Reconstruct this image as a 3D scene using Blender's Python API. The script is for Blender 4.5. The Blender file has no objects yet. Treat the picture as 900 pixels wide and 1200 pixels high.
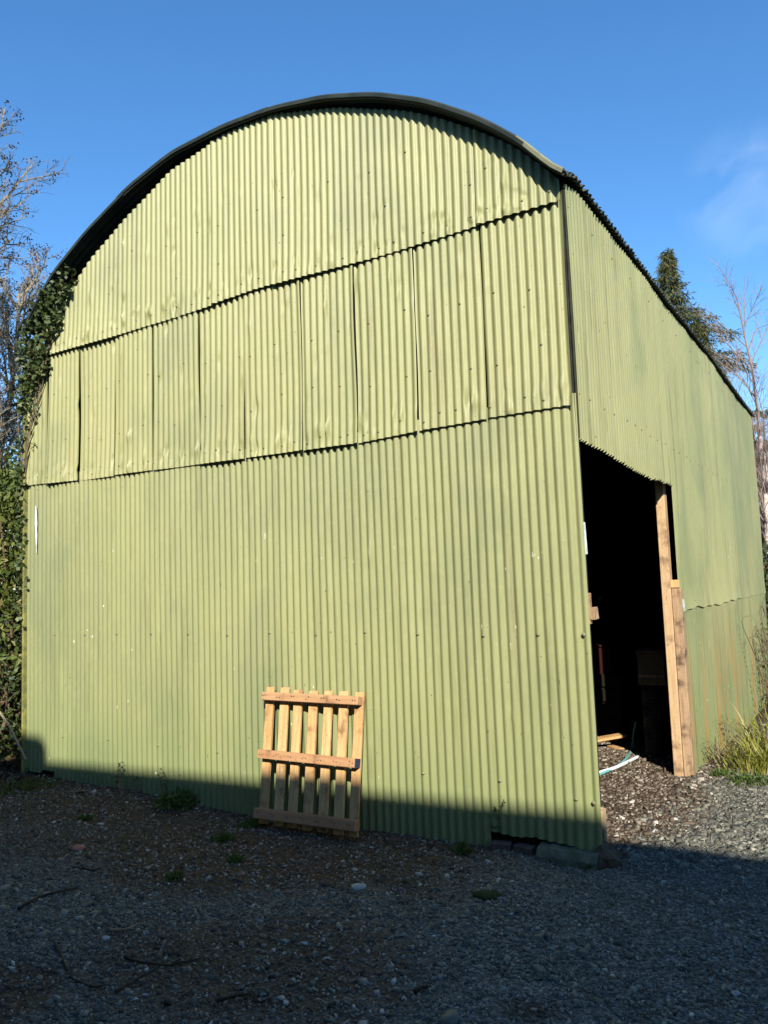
import bpy, math, random
import numpy as np
from mathutils import Matrix, Vector
random.seed(7)
rng = np.random.default_rng(11)
SC = bpy.context.scene
COL = SC.collection
R = math.radians

# ------------------------------------------------------------------ camera
F_PX, YAW, PITCH, ROLL = 931.2, 0.54762, 0.09339, -0.03633
CAM = np.array([1.48716, -4.72572, 1.60])
fw = np.array([-math.sin(YAW)*math.cos(PITCH), math.cos(YAW)*math.cos(PITCH), math.sin(PITCH)])
r0 = np.cross(fw, [0, 0, 1]); r0 /= np.linalg.norm(r0); u0 = np.cross(r0, fw)
rt = r0*math.cos(ROLL)+u0*math.sin(ROLL); up = -r0*math.sin(ROLL)+u0*math.cos(ROLL)
cd = bpy.data.cameras.new('camera'); cam = bpy.data.objects.new('camera', cd); COL.objects.link(cam)
cd.sensor_fit = 'HORIZONTAL'; cd.sensor_width = 36.0; cd.lens = 36.0*F_PX/900.0
cd.clip_start = 0.05; cd.clip_end = 2000
cam.matrix_world = Matrix(((rt[0], up[0], -fw[0], CAM[0]), (rt[1], up[1], -fw[1], CAM[1]),
                           (rt[2], up[2], -fw[2], CAM[2]), (0, 0, 0, 1)))
SC.camera = cam

def ray(u, v):
    return fw+rt*(u-450)/F_PX-up*(v-600)/F_PX
def at(u, v, dist):
    return CAM+ray(u, v)*dist
def on(u, v, ax, val):
    d = ray(u, v); return CAM+d*((val-CAM[ax])/d[ax])

# ------------------------------------------------------------------ ground height
def ground_z(x, y):
    x = np.asarray(x, float); y = np.asarray(y, float)
    back = -0.045*np.clip(y, 0, 6)
    mid = -0.075*np.exp(-((x+2.5)/1.7)**2)*np.exp(-((y+0.1)/1.3)**2)
    bank = 0.10*np.clip((-x-5.5)/2.0, 0, 1)
    bump = 0.014*np.sin(2.1*x+1.3*y)*np.sin(1.7*y-0.9*x+.5)+0.008*np.sin(5.3*x-2*y)*np.sin(4.1*y+1.7*x)
    mid = mid-.055*np.exp(-((x+.12)/.40)**2-((y+.14)/.22)**2)
    far = np.clip(1-np.hypot(x, y)/40, 0, 1)
    return (back+mid+bank+bump*far)-0.01
def gpt(u, v):
    z = 0.0
    for _ in range(6):
        P = on(u, v, 2, z); z = float(ground_z(P[0], P[1]))
    return np.array([P[0], P[1], z])

# ------------------------------------------------------------------ object helpers
def tag(o, label=None, cat=None, group=None, kind=None):
    if label: o['label'] = label
    if cat: o['category'] = cat
    if group: o['group'] = group
    if kind: o['kind'] = kind
    return o
def empty(name, loc, label=None, cat=None, group=None):
    o = bpy.data.objects.new(name, None); COL.objects.link(o); o.location = loc
    o.empty_display_size = .1
    return tag(o, label, cat, group)
def link(name, me, mats, parent=None, smooth=False):
    for m in (mats if isinstance(mats, (list, tuple)) else [mats]): me.materials.append(m)
    if smooth: me.polygons.foreach_set('use_smooth', [True]*len(me.polygons))
    o = bpy.data.objects.new(name, me); COL.objects.link(o)
    if parent is not None:
        o.parent = parent
        o.matrix_parent_inverse = Matrix.Translation(-Vector(parent.location))
    return o
def np_mesh(name, V, Q, mat_idx=None, attr=None):
    """V n x 3, Q m x k (all faces with k corners)"""
    V = np.asarray(V, np.float32); Q = np.asarray(Q, np.int32)
    me = bpy.data.meshes.new(name)
    me.vertices.add(len(V)); me.vertices.foreach_set('co', V.ravel())
    k = Q.shape[1]
    me.loops.add(Q.size); me.loops.foreach_set('vertex_index', Q.ravel())
    me.polygons.add(len(Q)); me.polygons.foreach_set('loop_start', np.arange(0, Q.size, k, dtype=np.int32))
    me.polygons.foreach_set('loop_total', np.full(len(Q), k, np.int32))
    if mat_idx is not None: me.polygons.foreach_set('material_index', np.asarray(mat_idx, np.int32))
    if attr is not None:
        a = me.attributes.new('tint', 'FLOAT', 'POINT'); a.data.foreach_set('value', np.asarray(attr, np.float32))
    me.update(calc_edges=True); me.validate()
    return me

class MB:
    """collects boxes, tubes, grids: one mesh"""
    def __init__(s): s.v = []; s.f = []; s.m = []
    def add(s, V, Fc, mi=0):
        b = len(s.v); s.v += [tuple(map(float, p)) for p in V]
        for f in Fc: s.f.append(tuple(b+i for i in f)); s.m.append(mi)
    def box(s, c, sx, sy, sz, M=None, mi=0, jit=0.0, bev=0.0):
        c = np.asarray(c, float)
        if bev <= 0:
            P = np.array([[x, y, z] for x in (-.5, .5) for y in (-.5, .5) for z in (-.5, .5)])*[sx, sy, sz]
            Fc = [(0, 1, 3, 2), (4, 6, 7, 5), (0, 4, 5, 1), (2, 3, 7, 6), (0, 2, 6, 4), (1, 5, 7, 3)]
        else:
            P = []; Fc = []
            h = np.array([sx, sy, sz])/2; b = min(bev, h.min()*.6)
            idx = {}
            for sxn in (-1, 1):
                for syn in (-1, 1):
                    for szn in (-1, 1):
                        sg = np.array([sxn, syn, szn])
                        for a in range(3):
                            q = sg*(h-b); q[a] = sg[a]*h[a]; idx[(sxn, syn, szn, a)] = len(P); P.append(q)
            for a in range(3):
                o = [i for i in range(3) if i != a]
                for sg in (-1, 1):
                    loop = []
                    for t in ((-1, -1), (1, -1), (1, 1), (-1, 1)):
                        k = [0, 0, 0]; k[a] = sg; k[o[0]] = t[0]; k[o[1]] = t[1]; loop.append(idx[(*k, a)])
                    Fc.append(loop)
            for a in range(3):
                o = [i for i in range(3) if i != a]
                for t in ((-1, -1), (1, -1), (1, 1), (-1, 1)):
                    k0 = [0, 0, 0]; k1 = [0, 0, 0]; k0[a] = -1; k1[a] = 1
                    for j in (0, 1): k0[o[j]] = t[j]; k1[o[j]] = t[j]
                    Fc.append([idx[(*k0, o[0])], idx[(*k1, o[0])], idx[(*k1, o[1])], idx[(*k0, o[1])]])
            for sxn in (-1, 1):
                for syn in (-1, 1):
                    for szn in (-1, 1): Fc.append([idx[(sxn, syn, szn, a)] for a in range(3)])
            P = np.array(P)
        if jit: P = P+rng.normal(0, jit, P.shape)
        if M is not None: P = P@np.asarray(M).T
        s.add(P+c, Fc, mi)
    def tube(s, pts, rad, k=6, mi=0, cap=True):
        pts = np.asarray(pts, float); n = len(pts)
        rad = np.broadcast_to(np.asarray(rad, float), (n,))
        t = np.gradient(pts, axis=0); t /= np.linalg.norm(t, axis=1)[:, None]+1e-12
        a = np.array([0, 0, 1.]) if abs(t[0][2]) < .9 else np.array([1., 0, 0])
        V = []
        ang = np.arange(k)*2*math.pi/k
        for i in range(n):
            x = np.cross(t[i], a); x /= np.linalg.norm(x)+1e-12; y = np.cross(t[i], x)
            V.append(pts[i]+rad[i]*(np.cos(ang)[:, None]*x+np.sin(ang)[:, None]*y))
        V = np.concatenate(V)
        Fc = [(i*k+j, i*k+(j+1) % k, (i+1)*k+(j+1) % k, (i+1)*k+j) for i in range(n-1) for j in range(k)]
        if cap: Fc += [tuple(range(k-1, -1, -1)), tuple((n-1)*k+j for j in range(k))]
        s.add(V, Fc, mi)
    def rock(s, c, r, squash=.6, mi=0, seed=0):
        g = np.random.default_rng(seed)
        V = []; nu, nv = 9, 6
        for j in range(nv+1):
            th = math.pi*j/nv
            for i in range(nu):
                ph = 2*math.pi*i/nu
                V.append([math.sin(th)*math.cos(ph), math.sin(th)*math.sin(ph), math.cos(th)])
        V = np.array(V); w = g.normal(0, 1, (5, 3))
        d = 1+.18*np.sin(V@w[0]*2.2)+.14*np.sin(V@w[1]*3.1+1)+.06*g.normal(0, 1, len(V))*np.abs(V[:, 2] < .99)
        V = V*d[:, None]*np.asarray(r)*[1, 1, squash]
        Fc = [(j*nu+i, (j+1)*nu+i, (j+1)*nu+(i+1) % nu, j*nu+(i+1) % nu) for j in range(nv) for i in range(nu)]
        s.add(V+np.asarray(c), Fc, mi)
    def build(s, name, mats, parent=None, smooth=False):
        me = bpy.data.meshes.new(name); me.from_pydata(s.v, [], s.f)
        me.polygons.foreach_set('material_index', s.m); me.update()
        return link(name, me, mats, parent, smooth)

# ------------------------------------------------------------------ materials
class NT:
    def __init__(s, name):
        s.m = bpy.data.materials.new(name); s.m.use_nodes = True
        s.t = s.m.node_tree; s.t.nodes.clear()
        s.out = s.n('ShaderNodeOutputMaterial'); s.b = s.n('ShaderNodeBsdfPrincipled')
        s.l(s.b.outputs[0], s.out.inputs[0])
    def n(s, typ, **kw):
        o = s.t.nodes.new(typ)
        for k, v in kw.items(): setattr(o, k, v)
        return o
    def l(s, a, b): s.t.links.new(a, b)
    def pos(s, scale=(1, 1, 1)):
        g = s.n('ShaderNodeNewGeometry'); m = s.n('ShaderNodeMapping'); m.inputs['Scale'].default_value = scale
        s.l(g.outputs['Position'], m.inputs['Vector']); return m.outputs[0]
    def obj(s, scale=(1, 1, 1)):
        g = s.n('ShaderNodeTexCoord'); m = s.n('ShaderNodeMapping'); m.inputs['Scale'].default_value = scale
        s.l(g.outputs['Object'], m.inputs['Vector']); return m.outputs[0]
    def noise(s, vec, scale, detail=4, rough=.55):
        o = s.n('ShaderNodeTexNoise'); o.inputs['Scale'].default_value = scale
        o.inputs['Detail'].default_value = detail; o.inputs['Roughness'].default_value = rough
        s.l(vec, o.inputs['Vector']); return o.outputs['Fac']
    def ramp(s, fac, stops):
        o = s.n('ShaderNodeValToRGB'); e = o.color_ramp.elements
        while len(e) < len(stops): e.new(.5)
        for i, (p, c) in enumerate(stops):
            e[i].position = p; e[i].color = (*c, 1) if len(c) == 3 else c
        s.l(fac, o.inputs[0]); return o.outputs[0]
    def mask(s, fac, lo, hi):
        o = s.n('ShaderNodeMapRange'); o.interpolation_type = 'SMOOTHSTEP'
        o.inputs[1].default_value = lo; o.inputs[2].default_value = hi
        s.l(fac, o.inputs[0]); return o.outputs[0]
    def math(s, op, a, b=None):
        o = s.n('ShaderNodeMath', operation=op)
        for i, x in enumerate((a, b)):
            if x is None: continue
            if isinstance(x, (int, float)): o.inputs[i].default_value = x
            else: s.l(x, o.inputs[i])
        return o.outputs[0]
    def mix(s, fac, a, b, mode='MIX'):
        o = s.n('ShaderNodeMix', data_type='RGBA', blend_type=mode)
        for i, x in ((0, fac), (6, a), (7, b)):
            if isinstance(x, (int, float)): o.inputs[i].default_value = x
            elif isinstance(x, tuple): o.inputs[i].default_value = (*x, 1)
            else: s.l(x, o.inputs[i])
        return o.outputs[2]
    def bump(s, h, strength=.3, dist=.01):
        o = s.n('ShaderNodeBump'); o.inputs['Strength'].default_value = strength; o.inputs['Distance'].default_value = dist
        s.l(h, o.inputs['Height']); s.l(o.outputs[0], s.b.inputs['Normal'])
    def col(s, c):
        if isinstance(c, tuple): s.b.inputs['Base Color'].default_value = (*c, 1)
        else: s.l(c, s.b.inputs['Base Color'])
    def set(s, rough=.6, spec=.3, metal=0.0):
        s.b.inputs['Roughness'].default_value = rough
        s.b.inputs['Specular IOR Level'].default_value = spec
        s.b.inputs['Metallic'].default_value = metal
    def xyz(s):
        g = s.n('ShaderNodeNewGeometry'); x = s.n('ShaderNodeSeparateXYZ'); s.l(g.outputs['Position'], x.inputs[0]); return x.outputs

def mat_paint(name, base, green, along='X', stain=0.35, rust=0.0, light=None):
    m = NT(name)
    sc1 = (1, 1, .06) if True else None
    streak = m.noise(m.pos((7, 7, .35)), 1.6, 5, .6)
    cloud = m.noise(m.pos(), .55, 4, .6)
    fine = m.noise(m.pos((1, 1, .5)), 30, 4, .6)
    c = m.mix(m.mask(cloud, .36, .66), base, green)
    c = m.mix(m.math('MULTIPLY', m.mask(streak, .52, .76), stain), c, tuple(b*.55 for b in base))
    c = m.mix(m.math('MULTIPLY', m.mask(fine, .45, .8), .22), c, tuple(min(1, b*1.35) for b in base))
    chalk = m.noise(m.pos((2.2, 2.2, .5)), 2.1, 5, .65)
    c = m.mix(m.math('MULTIPLY', m.mask(chalk, .52, .72), .30), c, tuple(min(1, b*1.22+.02) for b in base))
    wear = m.noise(m.pos((3.5, 3.5, .30)), 1.7, 6, .7)
    c = m.mix(m.math('MULTIPLY', m.mask(wear, .56, .72), .55), c, (.150, .125, .058))
    grime = m.noise(m.pos((1, 1, .8)), 1.05, 3, .55)
    c = m.mix(m.math('MULTIPLY', m.mask(grime, .48, .70), .40), c, (.120, .145, .075))
    # damp algae near the ground
    z = m.xyz()[2]
    low = m.math('SUBTRACT', 1.0, m.mask(m.math('ADD', z, m.math('MULTIPLY', streak, -.9)), -.55, .9))
    c = m.mix(m.math('MULTIPLY', low, .42), c, (.115, .165, .062))
    # chipped paint: small pale flecks, stretched down the sheet
    chip = m.noise(m.pos((1, 1, .45)), 26, 2, .5)
    zone = m.mask(m.noise(m.pos(), 1.3, 2), .5, .62)
    c = m.mix(m.math('MULTIPLY', m.mask(chip, .725, .755), m.math('MULTIPLY', zone, m.math('SUBTRACT', 1.0, m.mask(z, 1.6, 2.3)))), c, (.62, .64, .56))
    # dark specks
    sp = m.noise(m.pos((1, 1, .7)), 45, 1, .5)
    c = m.mix(m.mask(sp, .77, .80), c, (.09, .09, .04))
    if rust:
        rz = m.noise(m.pos((1.5, 1.5, .28)), 1.5, 5, .65)
        c = m.mix(m.math('MULTIPLY', m.mask(rz, .48, .62), m.math('MULTIPLY', m.math('SUBTRACT', 1.0, m.mask(z, .0, 1.45)), rust)), c, (.26, .165, .062))
        blk = m.noise(m.pos((6, 6, .25)), 1.4, 5, .7)
        c = m.mix(m.math('MULTIPLY', m.mask(blk, .52, .7), m.math('MULTIPLY', m.math('SUBTRACT', 1.0, m.mask(z, .5, 2.2)), .7)), c, (.055, .07, .035))
    m.col(c); m.set(.5, .35)
    h = m.math('ADD', m.noise(m.pos((1, 1, .6)), 14, 4), m.math('MULTIPLY', fine, .25))
    m.bump(h, .25, .006)
    return m.m
M = {}
M['paint'] = mat_paint('olive_green_painted_steel', (.260, .256, .112), (.236, .241, .101))
M['paint_low'] = mat_paint('weathered_olive_painted_steel', (.243, .247, .109), (.200, .215, .098), stain=.6)
M['paint_side'] = mat_paint('streaked_olive_painted_steel', (.256, .258, .120), (.218, .232, .106), stain=.9)
M['paint_rust'] = mat_paint('rusting_olive_painted_steel', (.228, .228, .106), (.172, .190, .090), stain=1.0, rust=1.0)

def simple(name, c0, c1, scale=8, rough=.6, spec=.3, bump=.3, stretch=(1, 1, 1), dist=.01, metal=0, useobj=False, lo=.35, hi=.65):
    m = NT(name); v = (m.obj if useobj else m.pos)(stretch)
    n = m.noise(v, scale, 5, .6); m.col(m.mix(m.mask(n, lo, hi), c0, c1)); m.set(rough, spec, metal)
    if bump: m.bump(m.noise(v, scale*2.3, 5, .6), bump, dist)
    return m.m
M['inside'] = simple('shade_black_interior', (.014, .012, .010), (.022, .016, .012), 3, .85, .1)  # near black: the darkness of the barn interior is put into the colour
M['roofsteel'] = simple('weathered_dark_green_roof_steel', (.030, .040, .030), (.055, .062, .044), 2.5, .6, .3, .3, (1, .4, 1))
M['rooflip'] = simple('sunlit_pale_grey_roof_edge', (.20, .205, .13), (.125, .13, .085), 4, .8, .15, .4)  # lighter than the rim: sunlit look of the roof end put into colour
M['rim'] = simple('dark_grey_green_rim_steel', (.018, .025, .021), (.032, .040, .033), 5, .55, .3, .2)
M['black'] = simple('black_fittings_and_gap_shade', (.012, .014, .012), (.025, .026, .02), 8, .7, .2)  # also paints the shade of the gap at the barn corner
M['bolt'] = simple('painted_over_bolt_heads', (.13, .125, .065), (.19, .18, .09), 30, .55, .4)
M['whitepaint'] = simple('bare_whitish_primer', (.62, .66, .66), (.45, .5, .45), 25, .6, .3, .2)
M['moss'] = simple('mossy_timber_edge', (.25, .24, .07), (.14, .14, .055), 14, .9, .1, .6)
M['concrete'] = simple('mossy_green_concrete', (.085, .10, .062), (.135, .135, .10), 9, .9, .1, .6)
M['brick'] = simple('worn_red_brick', (.085, .055, .045), (.11, .08, .065), 20, .9, .1, .5)
M['brownstone'] = simple('brown_rough_stone', (.055, .040, .028), (.10, .075, .05), 12, .95, .1, .8)
M['whitestone'] = simple('pale_quartz_stone', (.36, .36, .33), (.26, .26, .24), 30, .8, .2, .4)
M['redstone'] = simple('pinkish_brick_fragment', (.36, .16, .11), (.26, .13, .10), 25, .9, .1, .5)
M['twig'] = simple('dark_damp_twig', (.030, .022, .016), (.06, .045, .03), 15, .9, .1, .4)
M['dryTwig'] = simple('dry_tan_stick', (.24, .17, .11), (.16, .11, .07), 18, .8, .2, .4)
M['bark'] = simple('lichen_grey_bark', (.31, .27, .19), (.18, .14, .095), 7, .9, .1, .5)
M['birchbark'] = simple('pale_pinkish_birch_bark', (.60, .50, .42), (.34, .25, .20), 4, .8, .2, .4, (1, 1, 3), lo=.5, hi=.68)
M['birchtwig'] = simple('purple_brown_birch_twig', (.21, .15, .13), (.26, .20, .17), 6, .8, .2, .2)
M['cone'] = simple('dark_alder_cones', (.035, .025, .018), (.07, .05, .035), 10, .9, .1, .3)
M['stem'] = simple('dull_brown_stem', (.10, .075, .045), (.15, .11, .07), 10, .9, .1, .3)
M['hosewhite'] = simple('white_plastic_hose', (.74, .76, .76), (.66, .68, .68), 9, .35, .5, 0)
M['hoseteal'] = simple('teal_plastic_hose', (.12, .36, .34), (.16, .42, .38), 9, .35, .5, 0)
M['pipe'] = simple('black_ribbed_plastic', (.016, .017, .020), (.026, .027, .03), 12, .45, .5, 0)
M['ply'] = simple('dusty_plywood', (.15, .115, .07), (.11, .08, .05), 8, .8, .2, .3)
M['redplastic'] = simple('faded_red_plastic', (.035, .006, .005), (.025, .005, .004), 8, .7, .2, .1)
M['bluepaint'] = simple('dark_blue_end_paint', (.022, .030, .055), (.03, .04, .07), 10, .7, .2, .2)
M['stucco'] = simple('grey_rendered_wall', (.34, .33, .30), (.27, .26, .24), 3, .9, .1, .4)
M['slate'] = simple('blue_grey_slate', (.07, .075, .085), (.10, .105, .115), 5, .7, .3, .5)
M['glass'] = simple('dark_window_pane', (.02, .025, .03), (.03, .035, .04), 2, .08, .5, 0)
M['frame'] = simple('white_painted_frame', (.78, .78, .76), (.7, .7, .68), 9, .5, .4, 0)
M['door'] = simple('dark_green_door_paint', (.03, .07, .045), (.035, .08, .05), 9, .4, .4, .1)

def wood(name, a, b, dark, amount):
    m = NT(name); v = m.obj((1, 1, 1))
    info = m.n('ShaderNodeObjectInfo')
    off = m.n('ShaderNodeVectorMath', operation='ADD'); sc = m.n('ShaderNodeVectorMath', operation='SCALE'); sc.inputs['Scale'].default_value = 19
    comb = m.n('ShaderNodeCombineXYZ'); [m.l(info.outputs['Random'], comb.inputs[i]) for i in range(3)]
    m.l(comb.outputs[0], sc.inputs[0]); m.l(v, off.inputs[0]); m.l(sc.outputs[0], off.inputs[1]); v = off.outputs[0]
    st = m.n('ShaderNodeMapping'); st.inputs['Scale'].default_value = (26, 26, 1.6); m.l(v, st.inputs['Vector'])
    grain = m.noise(st.outputs[0], 2.0, 5, .65); blot = m.noise(v, 6.5, 4, .6)
    c = m.mix(m.mask(grain, .35, .7), a, b)
    c = m.mix(m.math('MULTIPLY', info.outputs['Random'], .45), c, tuple(x*y for x, y in zip(b, (1.05, .92, .8))))
    c = m.mix(m.math('MULTIPLY', m.mask(blot, .52, .72), amount), c, dark)
    fl = m.noise(v, 60, 2); c = m.mix(m.math('MULTIPLY', m.mask(fl, .62, .7), .5), c, dark)
    m.col(c); m.set(.75, .2); m.bump(grain, .35, .004); return m.m
M['slat'] = wood('weathered_pine_slat', (.56, .40, .19), (.41, .235, .095), (.15, .08, .042), .85)
M['rail'] = wood('weathered_reddish_pine_rail', (.44, .27, .14), (.33, .18, .09), (.12, .065, .038), .8)
M['oldrail'] = wood('damp_dark_pine_rail', (.42, .22, .11), (.32, .165, .08), (.13, .07, .04), .7)
M['post'] = wood('sawn_larch_post', (.52, .375, .215), (.38, .25, .135), (.15, .085, .05), .8)
M['postold'] = wood('worn_reclaimed_post', (.38, .265, .155), (.25, .155, .09), (.075, .042, .030), .9)

def leafmat(name, c0, c1, c2=None, rough=.45, spec=.4, trans=.25):
    m = NT(name)
    a = m.n('ShaderNodeAttribute'); a.attribute_name = 'tint'
    c = m.mix(a.outputs['Fac'], c0, c1)
    if c2: c = m.mix(m.mask(a.outputs['Fac'], .86, .93), c, c2)
    m.col(c); m.set(rough, spec)
    tr = m.n('ShaderNodeBsdfTranslucent'); m.l(c, tr.inputs['Color'])
    mx = m.n('ShaderNodeMixShader'); mx.inputs[0].default_value = trans
    m.l(m.b.outputs[0], mx.inputs[1]); m.l(tr.outputs[0], mx.inputs[2]); m.l(mx.outputs[0], m.out.inputs[0])
    return m.m
M['ivy'] = leafmat('dark_glossy_ivy_leaf', (.028, .048, .016), (.085, .112, .036), (.15, .16, .06), .48, .3, .12)
M['laurel'] = leafmat('laurel_leaf', (.062, .100, .022), (.185, .215, .050), (.25, .23, .08), .45, .35, .3)
M['bramble'] = leafmat('bramble_leaf', (.032, .060, .018), (.075, .095, .03), (.12, .075, .04), .5, .4, .2)
M['conifer'] = leafmat('olive_conifer_spray', (.055, .072, .026), (.120, .130, .050), (.17, .11, .055), .6, .2, .2)
M['grassblade'] = leafmat('yellow_green_grass_blade', (.15, .17, .028), (.32, .30, .055), (.40, .33, .16), .55, .25, .3)
M['weed'] = leafmat('small_green_weed', (.045, .085, .016), (.10, .15, .03), (.14, .12, .05), .5, .3, .3)
M['deadleaf'] = leafmat('dead_leaf_litter', (.035, .026, .018), (.075, .05, .03), (.13, .085, .05), .85, .1, .1)
M['drystem'] = leafmat('dry_straw_stems', (.22, .16, .09), (.34, .27, .16), (.15, .08, .05), .8, .1, .2)

# gravel chip material
m = NT('slate_gravel_chip')
a = m.n('ShaderNodeAttribute'); a.attribute_name = 'tint'
c = m.ramp(a.outputs['Fac'], [(0, (.040, .038, .029)), (.25, (.082, .080, .061)), (.50, (.142, .139, .106)), (.72, (.215, .208, .160)), (.90, (.30, .29, .225)), (1, (.47, .44, .36))])
g2 = m.noise(m.pos(), 38, 3); c = m.mix(m.math('MULTIPLY', m.mask(g2, .45, .7), .35), c, (.085, .075, .055))
m.col(c); m.set(.75, .3); m.bump(m.noise(m.pos(), 160, 3), .3, .003); M['chip'] = m.m
m = NT('brown_stony_soil_chip')
a = m.n('ShaderNodeAttribute'); a.attribute_name = 'tint'
c = m.ramp(a.outputs['Fac'], [(0, (.030, .020, .012)), (.36, (.095, .070, .048)), (.62, (.20, .163, .122)), (.80, (.36, .33, .275)), (1, (.50, .46, .39))])
m.col(c); m.set(.85, .2); m.bump(m.noise(m.pos(), 160, 3), .3, .003); M['soilchip'] = m.m

def smoothst(x, a, b):
    t = np.clip((x-a)/(b-a), 0, 1); return t*t*(3-2*t)
def wob(x, y):
    return (np.sin(1.9*x+.7*y+.4)+np.sin(-1.1*x+2.3*y+2.0)+np.sin(3.7*x+2.9*y)*.6+np.sin(6.1*y-4.3*x+1)*.45)/3.05
SOILPATCH = [(255, 1130, .78, .55), (350, 1110, .50, .40), (620, 1185, .14, .06), (440, 1162, .22, .06), (690, 905, .55, .75)]
PATCH = [(gpt(u, v), a, b) for u, v, a, b in SOILPATCH if a > 0]
def soil_amount(x, y):
    """1 where brown soil shows, 0 where slate gravel lies"""
    w = wob(x, y)
    band = smoothst(y+.55*w-.30*(x+1.2)*(x < -1.2)*.35, -1.55, -.75)*(1-smoothst(x+.25*w, -.95, -.2))*(y < .35)
    left = smoothst(-x+.6*w, 3.6, 5.0)*smoothst(y+.5*w, -2.0, -1.2)
    s = np.maximum(band, left)
    for P, a, b in PATCH:
        d = np.hypot((x-P[0])/a, (y-P[1])/b)+.35*w
        s = np.maximum(s, .86*(1-smoothst(d, .35, 1.45)))
    mid = .93*smoothst(-x+.35*w, .75, 1.5)*(1-smoothst(np.hypot(x+1.75, y+2.75)/.34+.3*w, .7, 1.3))
    s = np.maximum(s, mid*(y < .3))
    ins = smoothst(y, -.1, .5)*(1-smoothst(x+.15*w, .15, .5))
    return np.clip(np.maximum(s, ins), 0, 1)

# ground sheet: fine near the camera, coarse to the horizon; soil share stored as an attribute
gx = np.concatenate([[-900, -300, -120, -60, -35, -22, -16, -12, -10], np.arange(-8.5, 4.51, .07), [5, 6, 8, 11, 16, 24, 40, 80, 200, 900]])
gy = np.concatenate([[-900, -300, -120, -60, -35, -22, -15, -10, -7, -5.5, -4.5], np.arange(-3.8, 7.0, .07), [7.4, 8, 9, 11, 14, 18, 25, 40, 80, 200, 900]])
X, Y = np.meshgrid(gx, gy); Z = ground_z(X, Y)
Z = Z+rng.normal(0, .0025, Z.shape)*(np.abs(X) < 9)
nx, ny = len(gx), len(gy); I = np.arange(nx*ny).reshape(ny, nx)
Q = np.stack([I[:-1, :-1], I[:-1, 1:], I[1:, 1:], I[1:, :-1]], -1).reshape(-1, 4)
me = np_mesh('ground', np.stack([X, Y, Z], -1).reshape(-1, 3), Q, attr=soil_amount(X, Y).ravel())
m = NT('gravel_and_soil_ground')
a = m.n('ShaderNodeAttribute'); a.attribute_name = 'tint'
n1 = m.noise(m.pos(), 42, 6, .7); n2 = m.noise(m.pos(), 3.2, 4, .6)
vo = m.n('ShaderNodeTexVoronoi'); vo.inputs['Scale'].default_value = 85; m.l(m.pos(), vo.inputs['Vector'])
sep = m.n('ShaderNodeSeparateColor'); m.l(vo.outputs['Color'], sep.inputs[0])
grav = m.ramp(sep.outputs[0], [(0, (.045, .044, .040)), (.5, (.100, .100, .088)), (.85, (.18, .18, .16)), (1, (.32, .31, .28))])
grav = m.mix(m.math('MULTIPLY', m.mask(n2, .4, .7), .4), grav, (.085, .085, .070))
soil = m.ramp(n1, [(.25, (.026, .016, .009)), (.5, (.066, .041, .022)), (.75, (.112, .072, .040))])
soil = m.mix(m.mask(sep.outputs[1], .90, .93), soil, (.15, .135, .115))
soil = m.mix(m.math('MULTIPLY', m.mask(n2, .46, .7), .5), soil, (.046, .048, .022))
m.col(m.mix(a.outputs['Fac'], grav, soil)); m.set(.92, .15)
m.bump(m.math('ADD', m.math('MULTIPLY', vo.outputs['Distance'], -.8), n1), .7, .012); M['ground'] = m.m
gr = link('ground', me, M['ground'], smooth=True); gr['kind'] = 'structure'

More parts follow.
